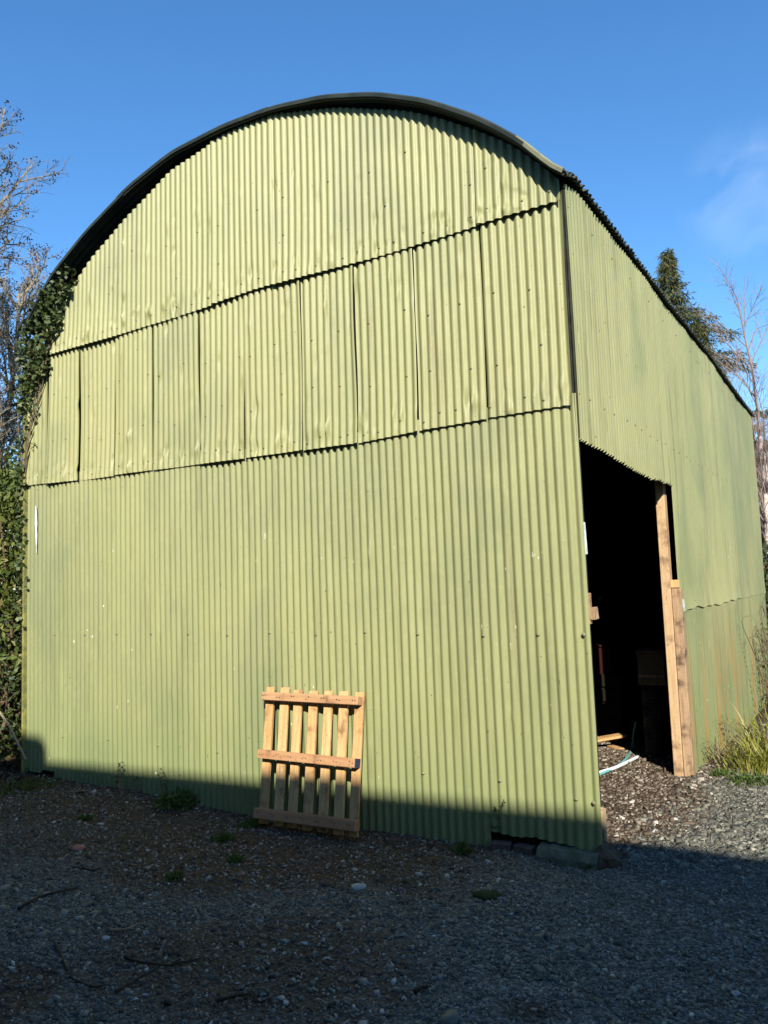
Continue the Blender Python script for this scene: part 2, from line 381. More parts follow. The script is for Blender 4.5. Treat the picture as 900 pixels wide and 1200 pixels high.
# ------------------------------------------------------------------ loose stones (uncountable)
def chips(N, xr, yr, size, keep, name, mat, label, flat=.38, seedless=None):
    x = rng.uniform(*xr, N); y = rng.uniform(*yr, N)
    k = rng.random(N) < keep(x, y); x, y = x[k], y[k]; N = len(x)
    s = size*np.exp(rng.normal(0, .45, N)); s = np.clip(s, size*.4, size*3.2)
    K = 4
    ang = (np.arange(K)*2*math.pi/K)[None, :]+rng.uniform(-.45, .45, (N, K)); rad = rng.uniform(.55, 1.25, (N, K))*s[:, None]
    asp = rng.uniform(.32, .9, N)[:, None]
    px, py = np.cos(ang)*rad, np.sin(ang)*rad*asp
    th = s*flat*rng.uniform(.5, 1.3, N)
    bot = np.stack([px, py, np.repeat((-th*.5)[:, None], K, 1)], -1)
    ts = rng.uniform(.80, .97, (N, K)); top = np.stack([px*ts, py*ts, th[:, None]*rng.uniform(.5, 1.3, (N, K))], -1)
    P = np.concatenate([bot, top], 1)
    # tilt and spin
    t1, t2 = rng.normal(0, .22, N), rng.normal(0, .22, N); sp = rng.uniform(0, 2*math.pi, N)
    P[:, :, 2] += P[:, :, 0]*np.tan(t1)[:, None]+P[:, :, 1]*np.tan(t2)[:, None]
    c, sn = np.cos(sp)[:, None], np.sin(sp)[:, None]
    Px = P[:, :, 0]*c-P[:, :, 1]*sn; Py = P[:, :, 0]*sn+P[:, :, 1]*c
    P = np.stack([Px+x[:, None], Py+y[:, None], P[:, :, 2]+(ground_z(x, y)+.002+th*.25)[:, None]], -1)
    b = (np.arange(N)*2*K)[:, None]
    sides = np.stack([np.stack([b[:, 0]+i, b[:, 0]+(i+1) % K, b[:, 0]+K+(i+1) % K, b[:, 0]+K+i], -1) for i in range(K)], 1).reshape(-1, 4)
    V = P.reshape(-1, 3)
    faces_v = np.concatenate([sides.ravel(), np.concatenate([b+K+i for i in range(K)], 1).ravel()])
    tot = np.concatenate([np.full(len(sides), 4), np.full(N, K)]).astype(np.int32)
    me = bpy.data.meshes.new(name)
    me.vertices.add(len(V)); me.vertices.foreach_set('co', V.astype(np.float32).ravel())
    me.loops.add(len(faces_v)); me.loops.foreach_set('vertex_index', faces_v.astype(np.int32))
    me.polygons.add(len(tot)); me.polygons.foreach_set('loop_start', np.concatenate([[0], np.cumsum(tot)[:-1]]).astype(np.int32)); me.polygons.foreach_set('loop_total', tot)
    tint = np.repeat(np.clip(rng.beta(2.2, 3.2, N)+(rng.random(N) < .005)*.5, 0, 1), 2*K)
    at_ = me.attributes.new('tint', 'FLOAT', 'POINT'); at_.data.foreach_set('value', tint.astype(np.float32))
    me.update(calc_edges=True)
    return tag(link(name, me, mat), label, 'gravel', kind='stuff')
def inview(x, y, margin=1.2):
    dx, dy = x-CAM[0], y-CAM[1]
    dep = dx*fw[0]+dy*fw[1]; lat = dx*rt[0]+dy*rt[1]
    return (dep > 1.5) & (np.abs(lat) < dep*.5+margin)
outside = lambda x, y: (y < .02) | (x > .02)
def keep_g(x, y):
    s = soil_amount(x, y); patchy = .72+.28*wob(2.7*x+1, 2.9*y)
    near = np.clip(1.25-.07*np.hypot(x-CAM[0], y-CAM[1]), .3, 1)
    return (1-.97*s)*patchy*near*inview(x, y)*(outside(x, y))
chips(330000, (-7.0, 3.2), (-3.4, .5), .0070, keep_g, 'gravel', M['chip'], 'loose grey slate chippings spread over the yard in front of the barn')
chips(15000, (-7.0, 3.2), (-3.4, .3), .018, lambda x, y: keep_g(x, y)*np.clip(.25+.9*wob(1.3*x+2, 1.7*y), .03, 1), 'gravel', M['chip'], 'larger flat slate pieces lying among the fine grey chippings', flat=.22)
chips(70000, (-.2, 3.6), (.0, 6.5), .0125, lambda x, y: (1-.85*soil_amount(x, y))*inview(x, y, 2.5)*outside(x, y), 'gravel', M['chip'], 'sunlit grey gravel beside the barn door opening')
chips(70000, (-7.5, 1.0), (-3.2, .1), .0080, lambda x, y: soil_amount(x, y)*.85*inview(x, y)*outside(x, y), 'gravel', M['soilchip'], 'brown stony soil along the foot of the corrugated gable')
chips(26000, (-2.6, .5), (.05, 5.5), .0125, lambda x, y: soil_amount(x, y)*inview(x, y, 2), 'gravel', M['soilchip'], 'brown earth with pale stones across the barn threshold')

# ------------------------------------------------------------------ barn
PITCH_C, AMP = .061, .0098
def pl(pts):
    a = np.array(pts, float); return lambda x: np.interp(x, a[:, 0], a[:, 1])
def smooth_pl(pts, w=.12):
    f = pl(pts); k = np.linspace(-w, w, 9)
    return lambda x: np.mean([f(np.asarray(x)+d) for d in k], axis=0)
Z2 = pl([(-5.5, 2.68), (-5.33, 2.690), (-4.46, 2.666), (-3.48, 2.652), (-2.29, 2.636), (-1.59, 2.628), (-1.03, 2.652), (-.53, 2.660), (.05, 2.662)])
Z3 = pl([(-5.5, 3.93), (-5.14, 3.924), (-4.34, 3.919), (-3.67, 3.933), (-3.16, 3.938), (-2.51, 3.968), (-1.46, 3.955), (-.71, 3.960), (.05, 3.969)])
WALLTOP = smooth_pl([(-5.5, 3.85), (-5.2, 4.12), (-4.95, 4.34), (-4.696, 4.568), (-4.452, 4.756), (-4.042, 4.987), (-3.441, 5.267), (-2.841, 5.374), (-2.30, 5.372), (-1.641, 5.192), (-1.061, 4.95), (-.796, 4.798), (-.546, 4.625), (-.31, 4.445), (-.089, 4.217), (0, 4.10), (.06, 4.04)], .07)
ROOF = [(-5.47, 4.13), (-5.42, 4.23), (-5.335, 4.345), (-4.985, 4.685), (-4.488, 4.972), (-3.905, 5.224), (-3.368, 5.365), (-2.777, 5.396), (-2.238, 5.368), (-1.738, 5.265), (-1.283, 5.107), (-.868, 4.894), (-.49, 4.630), (-.264, 4.43), (-.10, 4.27), (.055, 4.16)]

BARN = empty('barn', (-2.7, 4.5, 0), 'olive green corrugated steel barn with an arched roof and a dark open side doorway', 'barn')

def corr(name, a0, a1, zlo, zhi, world, off, mat, rows=30, phase=0.0, per=8, extra=None, parent=BARN, amp=AMP, thick=.0022, label=None):
    n = max(3, int(round((a1-a0)/PITCH_C*per))+1)
    a = np.linspace(a0, a1, n); t = np.linspace(0, 1, rows)
    A, T = np.meshgrid(a, t); lo, hi = zlo(a), zhi(a)
    Zz = lo[None, :]*(1-T)+hi[None, :]*T
    ph = 2*math.pi*A/PITCH_C+phase
    prof = .35*np.cos(ph)+.65*(2*np.abs(np.cos(ph/2))**1.25-1)
    O = amp*prof+off(A, Zz, T)
    if extra is not None: O = O+extra(A, Zz, T)
    V = np.stack(world(A, O, Zz), -1).reshape(-1, 3)
    I = np.arange(n*rows).reshape(rows, n)
    Q = np.stack([I[:-1, :-1], I[:-1, 1:], I[1:, 1:], I[1:, :-1]], -1).reshape(-1, 4)
    me = np_mesh(name, V, Q)
    o = link(name, me, [mat, M['bolt'], M['whitepaint']], parent, True)
    if thick:
        md = o.modifiers.new('thickness', 'SOLIDIFY'); md.thickness = thick; md.offset = -1; md.use_rim = False
    if label: o['label'] = label
    return o
front = lambda A, O, Zz: (A, -O, Zz)
side = lambda A, O, Zz: (O, A, Zz)
def bulge(A, Zz, T, s=1.0, k=0.0):
    return s*(.006*np.sin(1.7*A+.8*Zz+k)+.004*np.sin(3.9*A-2.3*Zz+1+k)+.0022*np.sin(11*A+1.5*Zz+2*k))
def dents(seed, a0, a1, z0, z1, n):
    g = np.random.default_rng(seed)
    D = [(g.uniform(a0, a1), g.uniform(z0, z1), g.uniform(.012, .030), g.uniform(.02, .07), g.normal(0, .006)) for _ in range(n)]
    def f(A, Zz, T):
        o = np.zeros_like(A)
        for (a, z, sa, sz, h) in D:
            o += h*np.exp(-((A-a)/sa)**2-((Zz-z)/sz)**2)
        return o
    return f
def dents2(seed, a0, a1, n, base, hgt):
    g = np.random.default_rng(seed); f1 = dents(seed, a0, a1, float(base((a0+a1)/2))+.05, float(base((a0+a1)/2))+hgt, n)
    D = [(g.uniform(a0, a1), g.uniform(.02, .16), g.uniform(.010, .022), g.uniform(.012, .05), g.normal(0, .010)) for _ in range(int(24*(a1-a0))+2)]
    def f(A, Zz, T):
        o = f1(A, Zz, T); zr = Zz-base(A)
        for (a, z, sa, sz, h) in D: o = o+h*np.exp(-((A-a)/sa)**2-((zr-z)/sz)**2)
        return o
    return f
def bolts(name_obj, pts, r=.008):
    """low dome screw heads joined into the sheet's own mesh"""
    me = name_obj.data
    b = MB()
    for (p, nrm) in pts:
        p = np.asarray(p); nrm = np.asarray(nrm, float)
        xa = np.cross(nrm, [0, 0, 1.]); ya = np.array([0, 0, 1.])
        V = []; k = 7
        for (rr, h) in ((1.35, 0), (1.3, .22), (.75, .3), (.6, .75)):
            for i in range(k):
                an = 2*math.pi*i/k; V.append(p+r*(rr*(math.cos(an)*xa+math.sin(an)*ya)+h*nrm))
        Fc = [(j*k+i, j*k+(i+1) % k, (j+1)*k+(i+1) % k, (j+1)*k+i) for j in range(3) for i in range(k)]+[tuple(3*k+i for i in range(k))]
        b.add(V, Fc, 1)
    nv, nf = len(me.vertices), len(me.polygons)
    co = np.empty(nv*3, np.float32); me.vertices.foreach_get('co', co)
    li = np.empty(len(me.loops), np.int32); me.loops.foreach_get('vertex_index', li)
    tot = np.empty(nf, np.int32); me.polygons.foreach_get('loop_total', tot)
    V = np.concatenate([co.reshape(-1, 3), np.array(b.v, np.float32).reshape(-1, 3)])
    li = np.concatenate([li, np.array([nv+i for f in b.f for i in f], np.int32)])
    tot = np.concatenate([tot, np.array([len(f) for f in b.f], np.int32)])
    mi = np.concatenate([np.zeros(nf, np.int32), np.ones(len(b.f), np.int32)])
    n2 = bpy.data.meshes.new(me.name)
    n2.vertices.add(len(V)); n2.vertices.foreach_set('co', V.ravel())
    n2.loops.add(len(li)); n2.loops.foreach_set('vertex_index', li)
    n2.polygons.add(len(tot)); n2.polygons.foreach_set('loop_start', np.concatenate([[0], np.cumsum(tot)[:-1]]).astype(np.int32)); n2.polygons.foreach_set('loop_total', tot)
    n2.polygons.foreach_set('material_index', mi); n2.polygons.foreach_set('use_smooth', [True]*len(tot))
    n2.update(calc_edges=True)
    for m_ in me.materials: n2.materials.append(m_)
    name_obj.data = n2; bpy.data.meshes.remove(me)
def ridge(a): return round(a/PITCH_C)*PITCH_C

# --- gable: lower sheeting (two runs: the one at the corner is broken away at its foot)
low_off = lambda A, Zz, T: bulge(A, Zz, T, .8)
foot = lambda x: ground_z(x, np.full_like(np.asarray(x, float), -.03))-.03
FOOT2 = pl([(-.72, -.02), (-.69, .044), (-.60, .036), (-.52, .030), (-.40, .044), (-.33, .035), (-.2, .028), (-.08, .012), (.04, .018)])
foot_l = lambda x: np.where(np.asarray(x) < -5.0, np.maximum(foot(x), -.0)+.03*(np.asarray(x) > -5.2), foot(x))
g1 = corr('gable_sheet', -5.42, -.70, foot_l, lambda x: Z2(x)+.08, front, low_off, M['paint_low'], rows=46, extra=dents(1, -5.3, -.8, .1, 2.5, 40), label='long lower run of weathered green corrugated sheeting')
def corner_curl(A, Zz, T): return -.02*np.clip((A-.0)/.03, 0, 1)**2
g2 = corr('gable_sheet', -.73, .015, FOOT2, lambda x: Z2(x)+.08, front, lambda A, Zz, T: low_off(A, Zz, T)+.006-.012*np.clip((A+.1)/.1, 0, 1)+corner_curl(A, Zz, T), M['paint_low'], rows=46, extra=dents(2, -.7, 0, .0, 2.5, 10), label='lower sheet at the corner with its foot broken away')
B1, B2 = [], []
for z, st, ph in ((1.275, .427, 0), (.36, .61, .15)):
    x = -5.0+ph
    while x < .0:
        a = ridge(x+random.uniform(-.03, .03)); zz = z+random.uniform(-.012, .012)
        (B1 if a < -.72 else B2).append(((a, -(AMP+float(bulge(np.array(a), np.array(zz), 0, .8))+(.006 if a > -.72 else 0)), zz), (0, -1, 0)))
        x += st
for a, z in ((-.02, 1.27), (-.02, .29), (-.122, .30)): B2.append(((a, -.012, z), (0, -1, 0)))
bolts(g1, B1, .0075); bolts(g2, B2, .008)

# --- gable: middle row of separate overlapping sheets
seams = [-5.42, -5.109, -4.635, -4.157, -3.678, -3.125, -2.643, -2.065, -1.577, -1.079, -.568, .0]
for i in range(len(seams)-1):
    s0, s1 = seams[i], seams[i+1]
    g = np.random.default_rng(50+i); lift = g.uniform(.004, .014)*(.25 if i < 3 else 1); k = g.uniform(0, 6); ph = g.uniform(-.9, .9); dz = g.uniform(-.010, .012)
    flare = .022+.010*g.random()*(3 <= i <= 8)
    def off(A, Zz, T, s0=s0, lift=lift, k=k, flare=flare, i=i):
        e = np.exp(-((A-s1)/.035)**2)*lift*(.6+.4*np.sin(5*Zz+k))*(i < 10)-np.exp(-((A-s0)/.02)**2)*.006*(i > 0)
        return .010+bulge(A, Zz, T, 1.0, k)+e+flare*np.exp(-T/.22)*(.78+.22*np.sin(5.1*A+k))*(.9+.1*np.sin(17*A))-.004*T
    gp = [.0, .014, .001, .013, .014, .011, .007, .005, .004, .004, .003][i]; s0g = s0+gp*.5
    def slot(A, O, Zz, s0=s0, s1=s1, k=k):
        e0 = np.exp(-((A-s0)/.05)**2); e1 = np.exp(-((A-s1)/.05)**2)
        return (A+e0*(.0025*np.sin(3.3*Zz+k)+.0012*np.sin(9*Zz+k))-e1*(.0025*np.sin(4.1*Zz+2*k)), -O, Zz)
    lo = (lambda x, dz=dz: Z2(x)+dz*.4) ; hi = lambda x: np.minimum(Z3(x)+.07, WALLTOP(x)-.005)
    o = corr('gable_sheet', s0g if i else s0, s1-[.006,-.004,.006,.007,.005,.003,.002,.001,.001,.001,.0][i], lo, hi, slot, off, M['paint'], rows=44, phase=ph*.8,
             extra=dents2(200+i, s0, s1, 9, Z2, 1.25), label=None)
    bb = []
    def onridge(a): return (round((a*2*math.pi/PITCH_C+ph*.8)/(2*math.pi))*2*math.pi-ph*.8)*PITCH_C/(2*math.pi)
    x = s0+.05
    while x < s1-.02:
        a = onridge(x); z = float(Z2(a))+g.uniform(.04, .10)
        T = (z-Z2(a))/1.3
        bb.append(((a, -(AMP+float(off(np.array(a), np.array(z), np.array(T)))), z), (0, -1, 0))); x += g.uniform(.10, .2)
    for z in (3.05, 3.48):
        x = s0+.1
        while x < s1-.05:
            a = onridge(x); zz = z+g.uniform(-.05, .05); T = (zz-Z2(a))/1.3
            bb.append(((a, -(AMP+float(off(np.array(a), np.array(zz), np.array(T)))), zz), (0, -1, 0))); x += g.uniform(.17, .33)
    bolts(o, bb, .0052)

# --- gable: top row, cut to the arch
tops = [-5.14, -2.948, -2.290, -.560, .0]
for i in range(4):
    s0, s1 = tops[i], tops[i+1]; k = 1.7*i; g = np.random.default_rng(90+i)
    def off(A, Zz, T, s0=s0, k=k, i=i):
        e = np.exp(-((A-s0+.008)/.02)**2)*.010*(i > 0)
        return .020+bulge(A, Zz, T, .9, k)+e+(.014+.010*np.sin(3.7*A+k))*np.exp(-T/.35)-.006*T
    lo = lambda x, i=i: Z3(x)+[-.004, .006, -.003, .004][i]
    step = [-.012, .0, .0, .0][i]
    hi = lambda x, step=step: np.maximum(WALLTOP(x)+step, Z3(x)+.05)
    o = corr('gable_sheet', s0-.012 if i else s0, s1+.01 if i < 3 else s1, lo, hi, front, off, M['paint'], rows=48, phase=[0, .5, -.3, .2][i],
             extra=dents2(300+i, s0, s1, int(14*(s1-s0)), Z3, .9), label='arched top sheeting under the roof curve' if i == 2 else None)
    bb = []; phs = [0, .5, -.3, .2][i]
    def onridge(a): return (round((a*2*math.pi/PITCH_C+phs)/(2*math.pi))*2*math.pi-phs)*PITCH_C/(2*math.pi)
    for z, st in ((None, .2), (4.62, .36), (4.30, .9)):
        x = s0+.08
        while x < s1-.03:
            a = onridge(x); zz = (float(Z3(a))+g.uniform(.05, .09)) if z is None else z+g.uniform(-.04, .04)
            if zz < WALLTOP(a)-.1:
                T = (zz-Z3(a))/(WALLTOP(a)-Z3(a))
                bb.append(((a, -(AMP+float(off(np.array(a), np.array(zz), np.array(T)))), zz), (0, -1, 0)))
            x += st*g.uniform(.7, 1.3)
    bolts(o, bb, .0052)

# --- side wall
LEN = 9.12; OPEN = 2.66
LINTEL = pl([(.0, 2.465), (.26, 2.466), (.45, 2.452), (.64, 2.445), (.9, 2.428), (1.2, 2.410), (1.84, 2.392), (2.2, 2.402), (2.66, 2.412), (9.2, 2.41)])
EAVE = pl([(-1, 4.08), (0, 4.10), (.25, 4.15), (5, 4.15), (9.2, 4.08)])
S2 = pl([(2.6, 1.285), (3.3, 1.30), (4.5, 1.275), (6, 1.295), (9.2, 1.29)])
def s_off(A, Zz, T): return .012+bulge(A, Zz, T, 1.0, 2)
LJ = np.random.default_rng(8).normal(0, .005, 60)
LINT = lambda y: LINTEL(y)+np.interp(y, np.arange(60)*.061, LJ)+.006*np.cos(2*math.pi*np.asarray(y)/PITCH_C)
s1o = corr('side_sheet', .003, OPEN, LINT, lambda y: EAVE(y)-.005, side, lambda A, Zz, T: s_off(A, Zz, T)+.01*np.exp(-A/.05), M['paint_side'], rows=40, extra=dents(400, 0, 2.6, 2.5, 4, 22), label='upper side sheeting over the doorway with an uneven cut edge')
s2o = corr('side_sheet', OPEN-.01, 6.3, lambda y: S2(y)+.012*np.sin(9*y)*np.sin(3.1*y), lambda y: EAVE(y)-.005, side, lambda A, Zz, T: s_off(A, Zz, T)+.018*np.exp(-T/.05), M['paint_side'], rows=50, per=6, phase=.4, extra=dents(401, 2.7, 6, 1.4, 4, 26))
s3o = corr('side_sheet', 6.27, LEN, lambda y: S2(y)-.01, lambda y: EAVE(y)-.005, side, lambda A, Zz, T: s_off(A, Zz, T)-.004+.016*np.exp(-T/.05), M['paint_rust'], rows=50, per=6, phase=-.5, extra=dents(402, 6.2, 9, 1.4, 4, 20), label='greener far side sheet')
sfoot = lambda y: ground_z(np.full_like(np.asarray(y, float), .03), y)-.04
s4o = corr('side_sheet', OPEN+.06, LEN, sfoot, lambda y: S2(y)+.07, side, lambda A, Zz, T: s_off(A, Zz, T)-.004, M['paint_rust'], rows=40, per=6, extra=dents(403, 2.7, 9, 0, 1.2, 30), label='lower side sheeting streaked with rust and moss')
def sidebolts(o, rows, y0, y1, ph):
    bb = []
    for z, st in rows:
        y = y0+.06
        while y < y1-.04:
            a = (round((y*2*math.pi/PITCH_C+ph)/(2*math.pi))*2*math.pi-ph)*PITCH_C/(2*math.pi); zz = z+random.uniform(-.008, .008)
            bb.append(((AMP+.013+float(bulge(np.array(a), np.array(zz), 0, 1.0, 2)), a, zz), (1, 0, 0))); y += st*random.uniform(.8, 1.2)
    bolts(o, bb, .0052)
sidebolts(s1o, [(2.75, .26), (3.95, .5)], 0, OPEN, 0)
sidebolts(s2o, [(2.75, .3), (3.95, .6), (1.36, .3)], OPEN, 6.3, .4)
sidebolts(s3o, [(2.75, .3), (1.35, .3)], 6.3, LEN, -.5)

# --- bare strip of chipped primer and other small marks (thin scraped patches on the sheet)
b = MB()
for (u0_, v0, v1, w) in ((42, 593, 648, .018),):
    P0 = on(u0_, v0, 1, -.012); P1 = on(u0_+1, v1, 1, -.012)
    n = 9; L, Rr = [], []
    for i in range(n):
        p = P0+(P1-P0)*i/(n-1); ww = w*(.25+.75*abs(math.sin(math.pi*(i+.6)/n)))*random.uniform(.45, 1.3)
        L.append(p+[-ww, 0, 0]); Rr.append(p+[ww, 0, 0])
    V = L+Rr; Fc = [(i, n+i, n+i+1, i+1) for i in range(n-1)]
    b.add(V, Fc)
ps = b.build('scraped_patch', M['whitepaint'], BARN)
md = ps.modifiers.new('thickness', 'SOLIDIFY'); md.thickness = .002

# --- other walls (plain corrugated, seen only from elsewhere)
corr('side_sheet', 0, LEN, lambda y: ground_z(np.full_like(y, -5.42), y)-.04, lambda y: np.full_like(y, 4.14), lambda A, O, Zz: (-5.42-O, A, Zz), lambda A, Zz, T: bulge(A, Zz, T), M['paint_low'], rows=12, per=4, label='green corrugated sheeting on the hedge side')
corr('gable_sheet', -5.42, .0, lambda x: ground_z(x, np.full_like(x, LEN))-.04, lambda x: smooth_pl(ROOF, .1)(np.clip(x, -5.44, .05))-.022, lambda A, O, Zz: (A, LEN+O, Zz), lambda A, Zz, T: bulge(A, Zz, T), M['paint_low'], rows=12, per=4, label='green corrugated sheeting closing the far end')
# added near-black lining: its colour stands in for darkness behind seams and doorway
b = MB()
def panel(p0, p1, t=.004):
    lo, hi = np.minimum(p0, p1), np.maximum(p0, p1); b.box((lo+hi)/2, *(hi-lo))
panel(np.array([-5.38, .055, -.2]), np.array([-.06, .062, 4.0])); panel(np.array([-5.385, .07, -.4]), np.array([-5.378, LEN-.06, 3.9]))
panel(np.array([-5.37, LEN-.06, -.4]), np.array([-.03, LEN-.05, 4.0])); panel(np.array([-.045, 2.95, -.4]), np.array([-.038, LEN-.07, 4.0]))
b.build('shade_dark_lining', M['inside'], BARN)

# --- roof: corrugations run round the arch, so the eave shows a toothed edge
ra = np.array(ROOF); f = smooth_pl(ROOF, .10)
xs = np.linspace(-5.44, .055, 400); zs = f(xs)
def verge_y(x): return -np.interp(x, [-4.5, -2.2, -1.28, -.48], [.06, .07, .10, .135])
sl = np.concatenate([[0], np.cumsum(np.hypot(np.diff(xs), np.diff(zs)))]); S = np.linspace(0, sl[-1], 84)
rx, rz = np.interp(S, sl, xs), np.interp(S, sl, zs)
tx, tz = np.gradient(rx), np.gradient(rz); ln = np.hypot(tx, tz); nxn, nzn = -tz/ln, tx/ln
ry0, ry1 = -.125, LEN+.14
ny_ = int((ry1-ry0)/PITCH_C*7); yy = np.linspace(ry0, ry1, ny_)
RA = .014
PR = .076
# the outer end sags a little towards the far end, like the real eave line
sag = np.interp(yy, [0, 4.5, 9.2], [0, 0.0, -.06])
eavew = np.clip((rx+1.2)/1.2, 0, 1)**2
O = RA*np.cos(2*math.pi*yy/PR)[None, :]+.012*np.sin(yy*1.3+1)[None, :]*np.ones(len(S))[:, None]*.4
Xr = rx[:, None]+nxn[:, None]*O; Zr = rz[:, None]+nzn[:, None]*O+eavew[:, None]*sag[None, :]
Yr = np.repeat(yy[None, :], len(S), 0)
vy = verge_y(rx)[:, None]+.008; Yr = np.where(Yr < .3, .3+(Yr-.3)*(.3-vy)/(.3-ry0), Yr)
# the last sheet droops at its front corner
droop = np.clip((rx+.22)/.27, 0, 1)**1.3; Zr -= droop[:, None]*.088*np.exp(-((yy+.125)/.16)**2)[None, :]
# ragged ends of the sheets at the eave
end = rng.normal(0, .006, ny_); Xr[-1] += nxn[-1]*0+tx[-1]/ln[-1]*end; Zr[-1] += tz[-1]/ln[-1]*end
I = np.arange(len(S)*ny_).reshape(len(S), ny_)
Q = np.stack([I[:-1, :-1], I[1:, :-1], I[1:, 1:], I[:-1, 1:]], -1).reshape(-1, 4)
roof = link('roof', np_mesh('roof', np.stack([Xr, Yr, Zr], -1).reshape(-1, 3), Q), M['roofsteel'], BARN, True)
md = roof.modifiers.new('thickness', 'SOLIDIFY'); md.thickness = .004
# rolled verge along the front edge, in four lapped lengths
cuts = [(0, 24, .000), (23, 47, .007), (46, 79, .002), (78, 83, .004)]
for i, (i0, i1, dn) in enumerate(cuts):
    b = MB(); V = []; ns = i1-i0+1
    sec = [(-.136, -.010), (-.140, .012), (-.134, .022), (-.070, .026), (-.066, .019), (-.118, .014), (-.126, .006), (-.128, -.010)]
    for j in range(i0, i1+1):
        for (yv, nv) in sec: V.append((rx[j]+nxn[j]*(nv+dn), yv+.13+float(verge_y(rx[j])), rz[j]+nzn[j]*(nv+dn)-droop[j]*.088))
    k = len(sec)
    Fc = [(j*k+a, j*k+(a+1) % k, (j+1)*k+(a+1) % k, (j+1)*k+a) for j in range(ns-1) for a in range(k)]+[tuple(range(k-1, -1, -1)), tuple((ns-1)*k+a for a in range(k))]
    b.add(V, Fc)
    o = b.build('roof_verge', M['rooflip'] if i == 3 else M['rim'], roof)
    if i == 3: o['label'] = 'pale grey end of the roof verge, its sunlit tone put into the colour'
# timber purlin under the eave and wall plate
b = MB(); b.box((-.05, LEN/2+.02, 3.98), .06, LEN-.2, .09, bev=.004); b.build('wall_plate', M['black'], BARN)
# --- black strip at the corner: shade of the gap between sheets put into colour
b = MB(); b.tube([(.012, .016, 2.44), (.010, .014, 4.07)], .006, 4)
b.box((.004, -.002, 3.26), .009, .010, 1.64); b.build('corner_gap_shade', M['black'], BARN)
# corner post inside, blocks on it
b = MB(); b.box((-.05, .09, 1.95), .07, .07, 4.1, bev=.004); b.build('corner_post', M['black'], BARN)
b = MB(); b.box((-.010, .10, 1.42), .018, .05, .19, bev=.003); b.build('timber_block', M['postold'], BARN)
b = MB(); b.box((.006, .10, 1.39), .055, .06, .075, bev=.003, jit=.003); b.build('timber_block', M['postold'], BARN)
b = MB(); b.box((-.006, .06, 1.85), .016, .04, .2, jit=.003); b.build('pale_strip', M['whitepaint'], BARN)
b = MB(); b.box((-.012, .075, .11), .06, .05, .26, bev=.004, jit=.004); b.build('timber_block', M['post'], BARN)
# mossy edge board on the far left corner
b = MB(); b.box((-5.440, -.012, 1.85), .022, .05, 3.9, bev=.004); b.build('edge_board', M['moss'], BARN)
# door posts
def plank(name, p0, p1, w, d, mat, parent, jit=.0, bev=.004, wdir=None):
    p0, p1 = np.asarray(p0, float), np.asarray(p1, float); L = np.linalg.norm(p1-p0); z = (p1-p0)/L
    x = np.array([1., 0, 0]) if wdir is None else np.asarray(wdir, float); x = x-z*(x@z); x /= np.linalg.norm(x); y = np.cross(z, x)
    b = MB(); b.box((0, 0, 0), w, d, L, bev=bev, jit=jit)
    o = b.build(name, mat); Mx = Matrix(((x[0], y[0], z[0], 0), (x[1], y[1], z[1], 0), (x[2], y[2], z[2], 0), (0, 0, 0, 1)))
    Mw = Matrix.Translation((p0+p1)/2)@Mx
    o.parent = parent; o.matrix_parent_inverse = Matrix.Identity(4); o.matrix_basis = (parent_mw(parent).inverted()@Mw)
    return o
def parent_mw(p):
    m_ = p.matrix_basis.copy(); q = p
    while q.parent is not None: m_ = q.parent.matrix_basis@m_; q = q.parent
    return m_
dp = plank('door_post', (-.089, 2.65, -.16), (-.088, 2.65, 2.60), .078, .10, M['post'], BARN); dp['label'] = 'tall pale sawn timber door post'
dp = plank('door_post', (-.008, 2.665, -.16), (-.008, 2.665, 1.49), .078, .09, M['postold'], BARN); dp['label'] = 'shorter reddish reclaimed timber beside the tall post'
plank('timber_block', (-.018, 2.66, 1.495), (-.018, 2.66, 1.565), .076, .09, M['slat'], BARN)
b = MB(); b.box((.028, 2.70, 1.34), .012, .06, .10, jit=.002); b.build('pale_strip', M['whitepaint'], BARN)
# plywood girts behind the side sheet
b = MB(); b.box((-.07, 5.9, 2.45), .05, 6.2, .08); b.box((-.07, 5.9, 1.3), .05, 6.2, .08); b.build('girt', M['inside'], BARN)

# ------------------------------------------------------------------ pallet leaning on the gable
PA = np.array([-2.372, -.245, -.045]); PB = np.array([-1.538, -.245, -.035])    # foot, slat plane
PC = np.array([-2.445, -.045, .875]); PD = np.array([-1.585, -.045, .875])
def pp(s, t, n=0.0):
    P = (PA*(1-s)+PB*s)*(1-t)+(PC*(1-s)+PD*s)*t
    nn = np.cross(PB-PA, PC-PA); nn /= np.linalg.norm(nn)
    return P+nn*n
ndir = np.cross(PB-PA, PC-PA); ndir /= np.linalg.norm(ndir)       # towards the viewer
PAL = empty('pallet', tuple((PA+PB)/2), 'small open pine pallet with three rails leaning upright against the green gable', 'pallet')
for i in range(7):
    s = i/6*.925+.0375
    top = 1.0+random.uniform(-.008, .008)+(.012 if i < 2 else 0)
    o = plank('slat', pp(s+random.uniform(-.006, .006), 0.0), pp(s+random.uniform(-.006, .006), top), .072+random.uniform(-.003, .003), .019, M['slat'], PAL, jit=.0009, bev=.002, wdir=PB-PA)
def rail(s0, s1, t, h, dpt, mat, cap=None):
    o = plank('rail', pp(s0, t[0], .0095+dpt/2), pp(s1, t[1], .0095+dpt/2), h, dpt, mat, PAL, jit=.001, bev=.003, wdir=PC-PA)
    return o
rail(.004, 1.0, (.935, .935), .058, .062, M['rail'])
r2_ = rail(.000, 1.0, (.500, .497), .062, .066, M['rail'])
r3_ = rail(-.012, 1.02, (.075, .080), .070, .062, M['oldrail']); r3_['label'] = 'damp dark bottom rail'
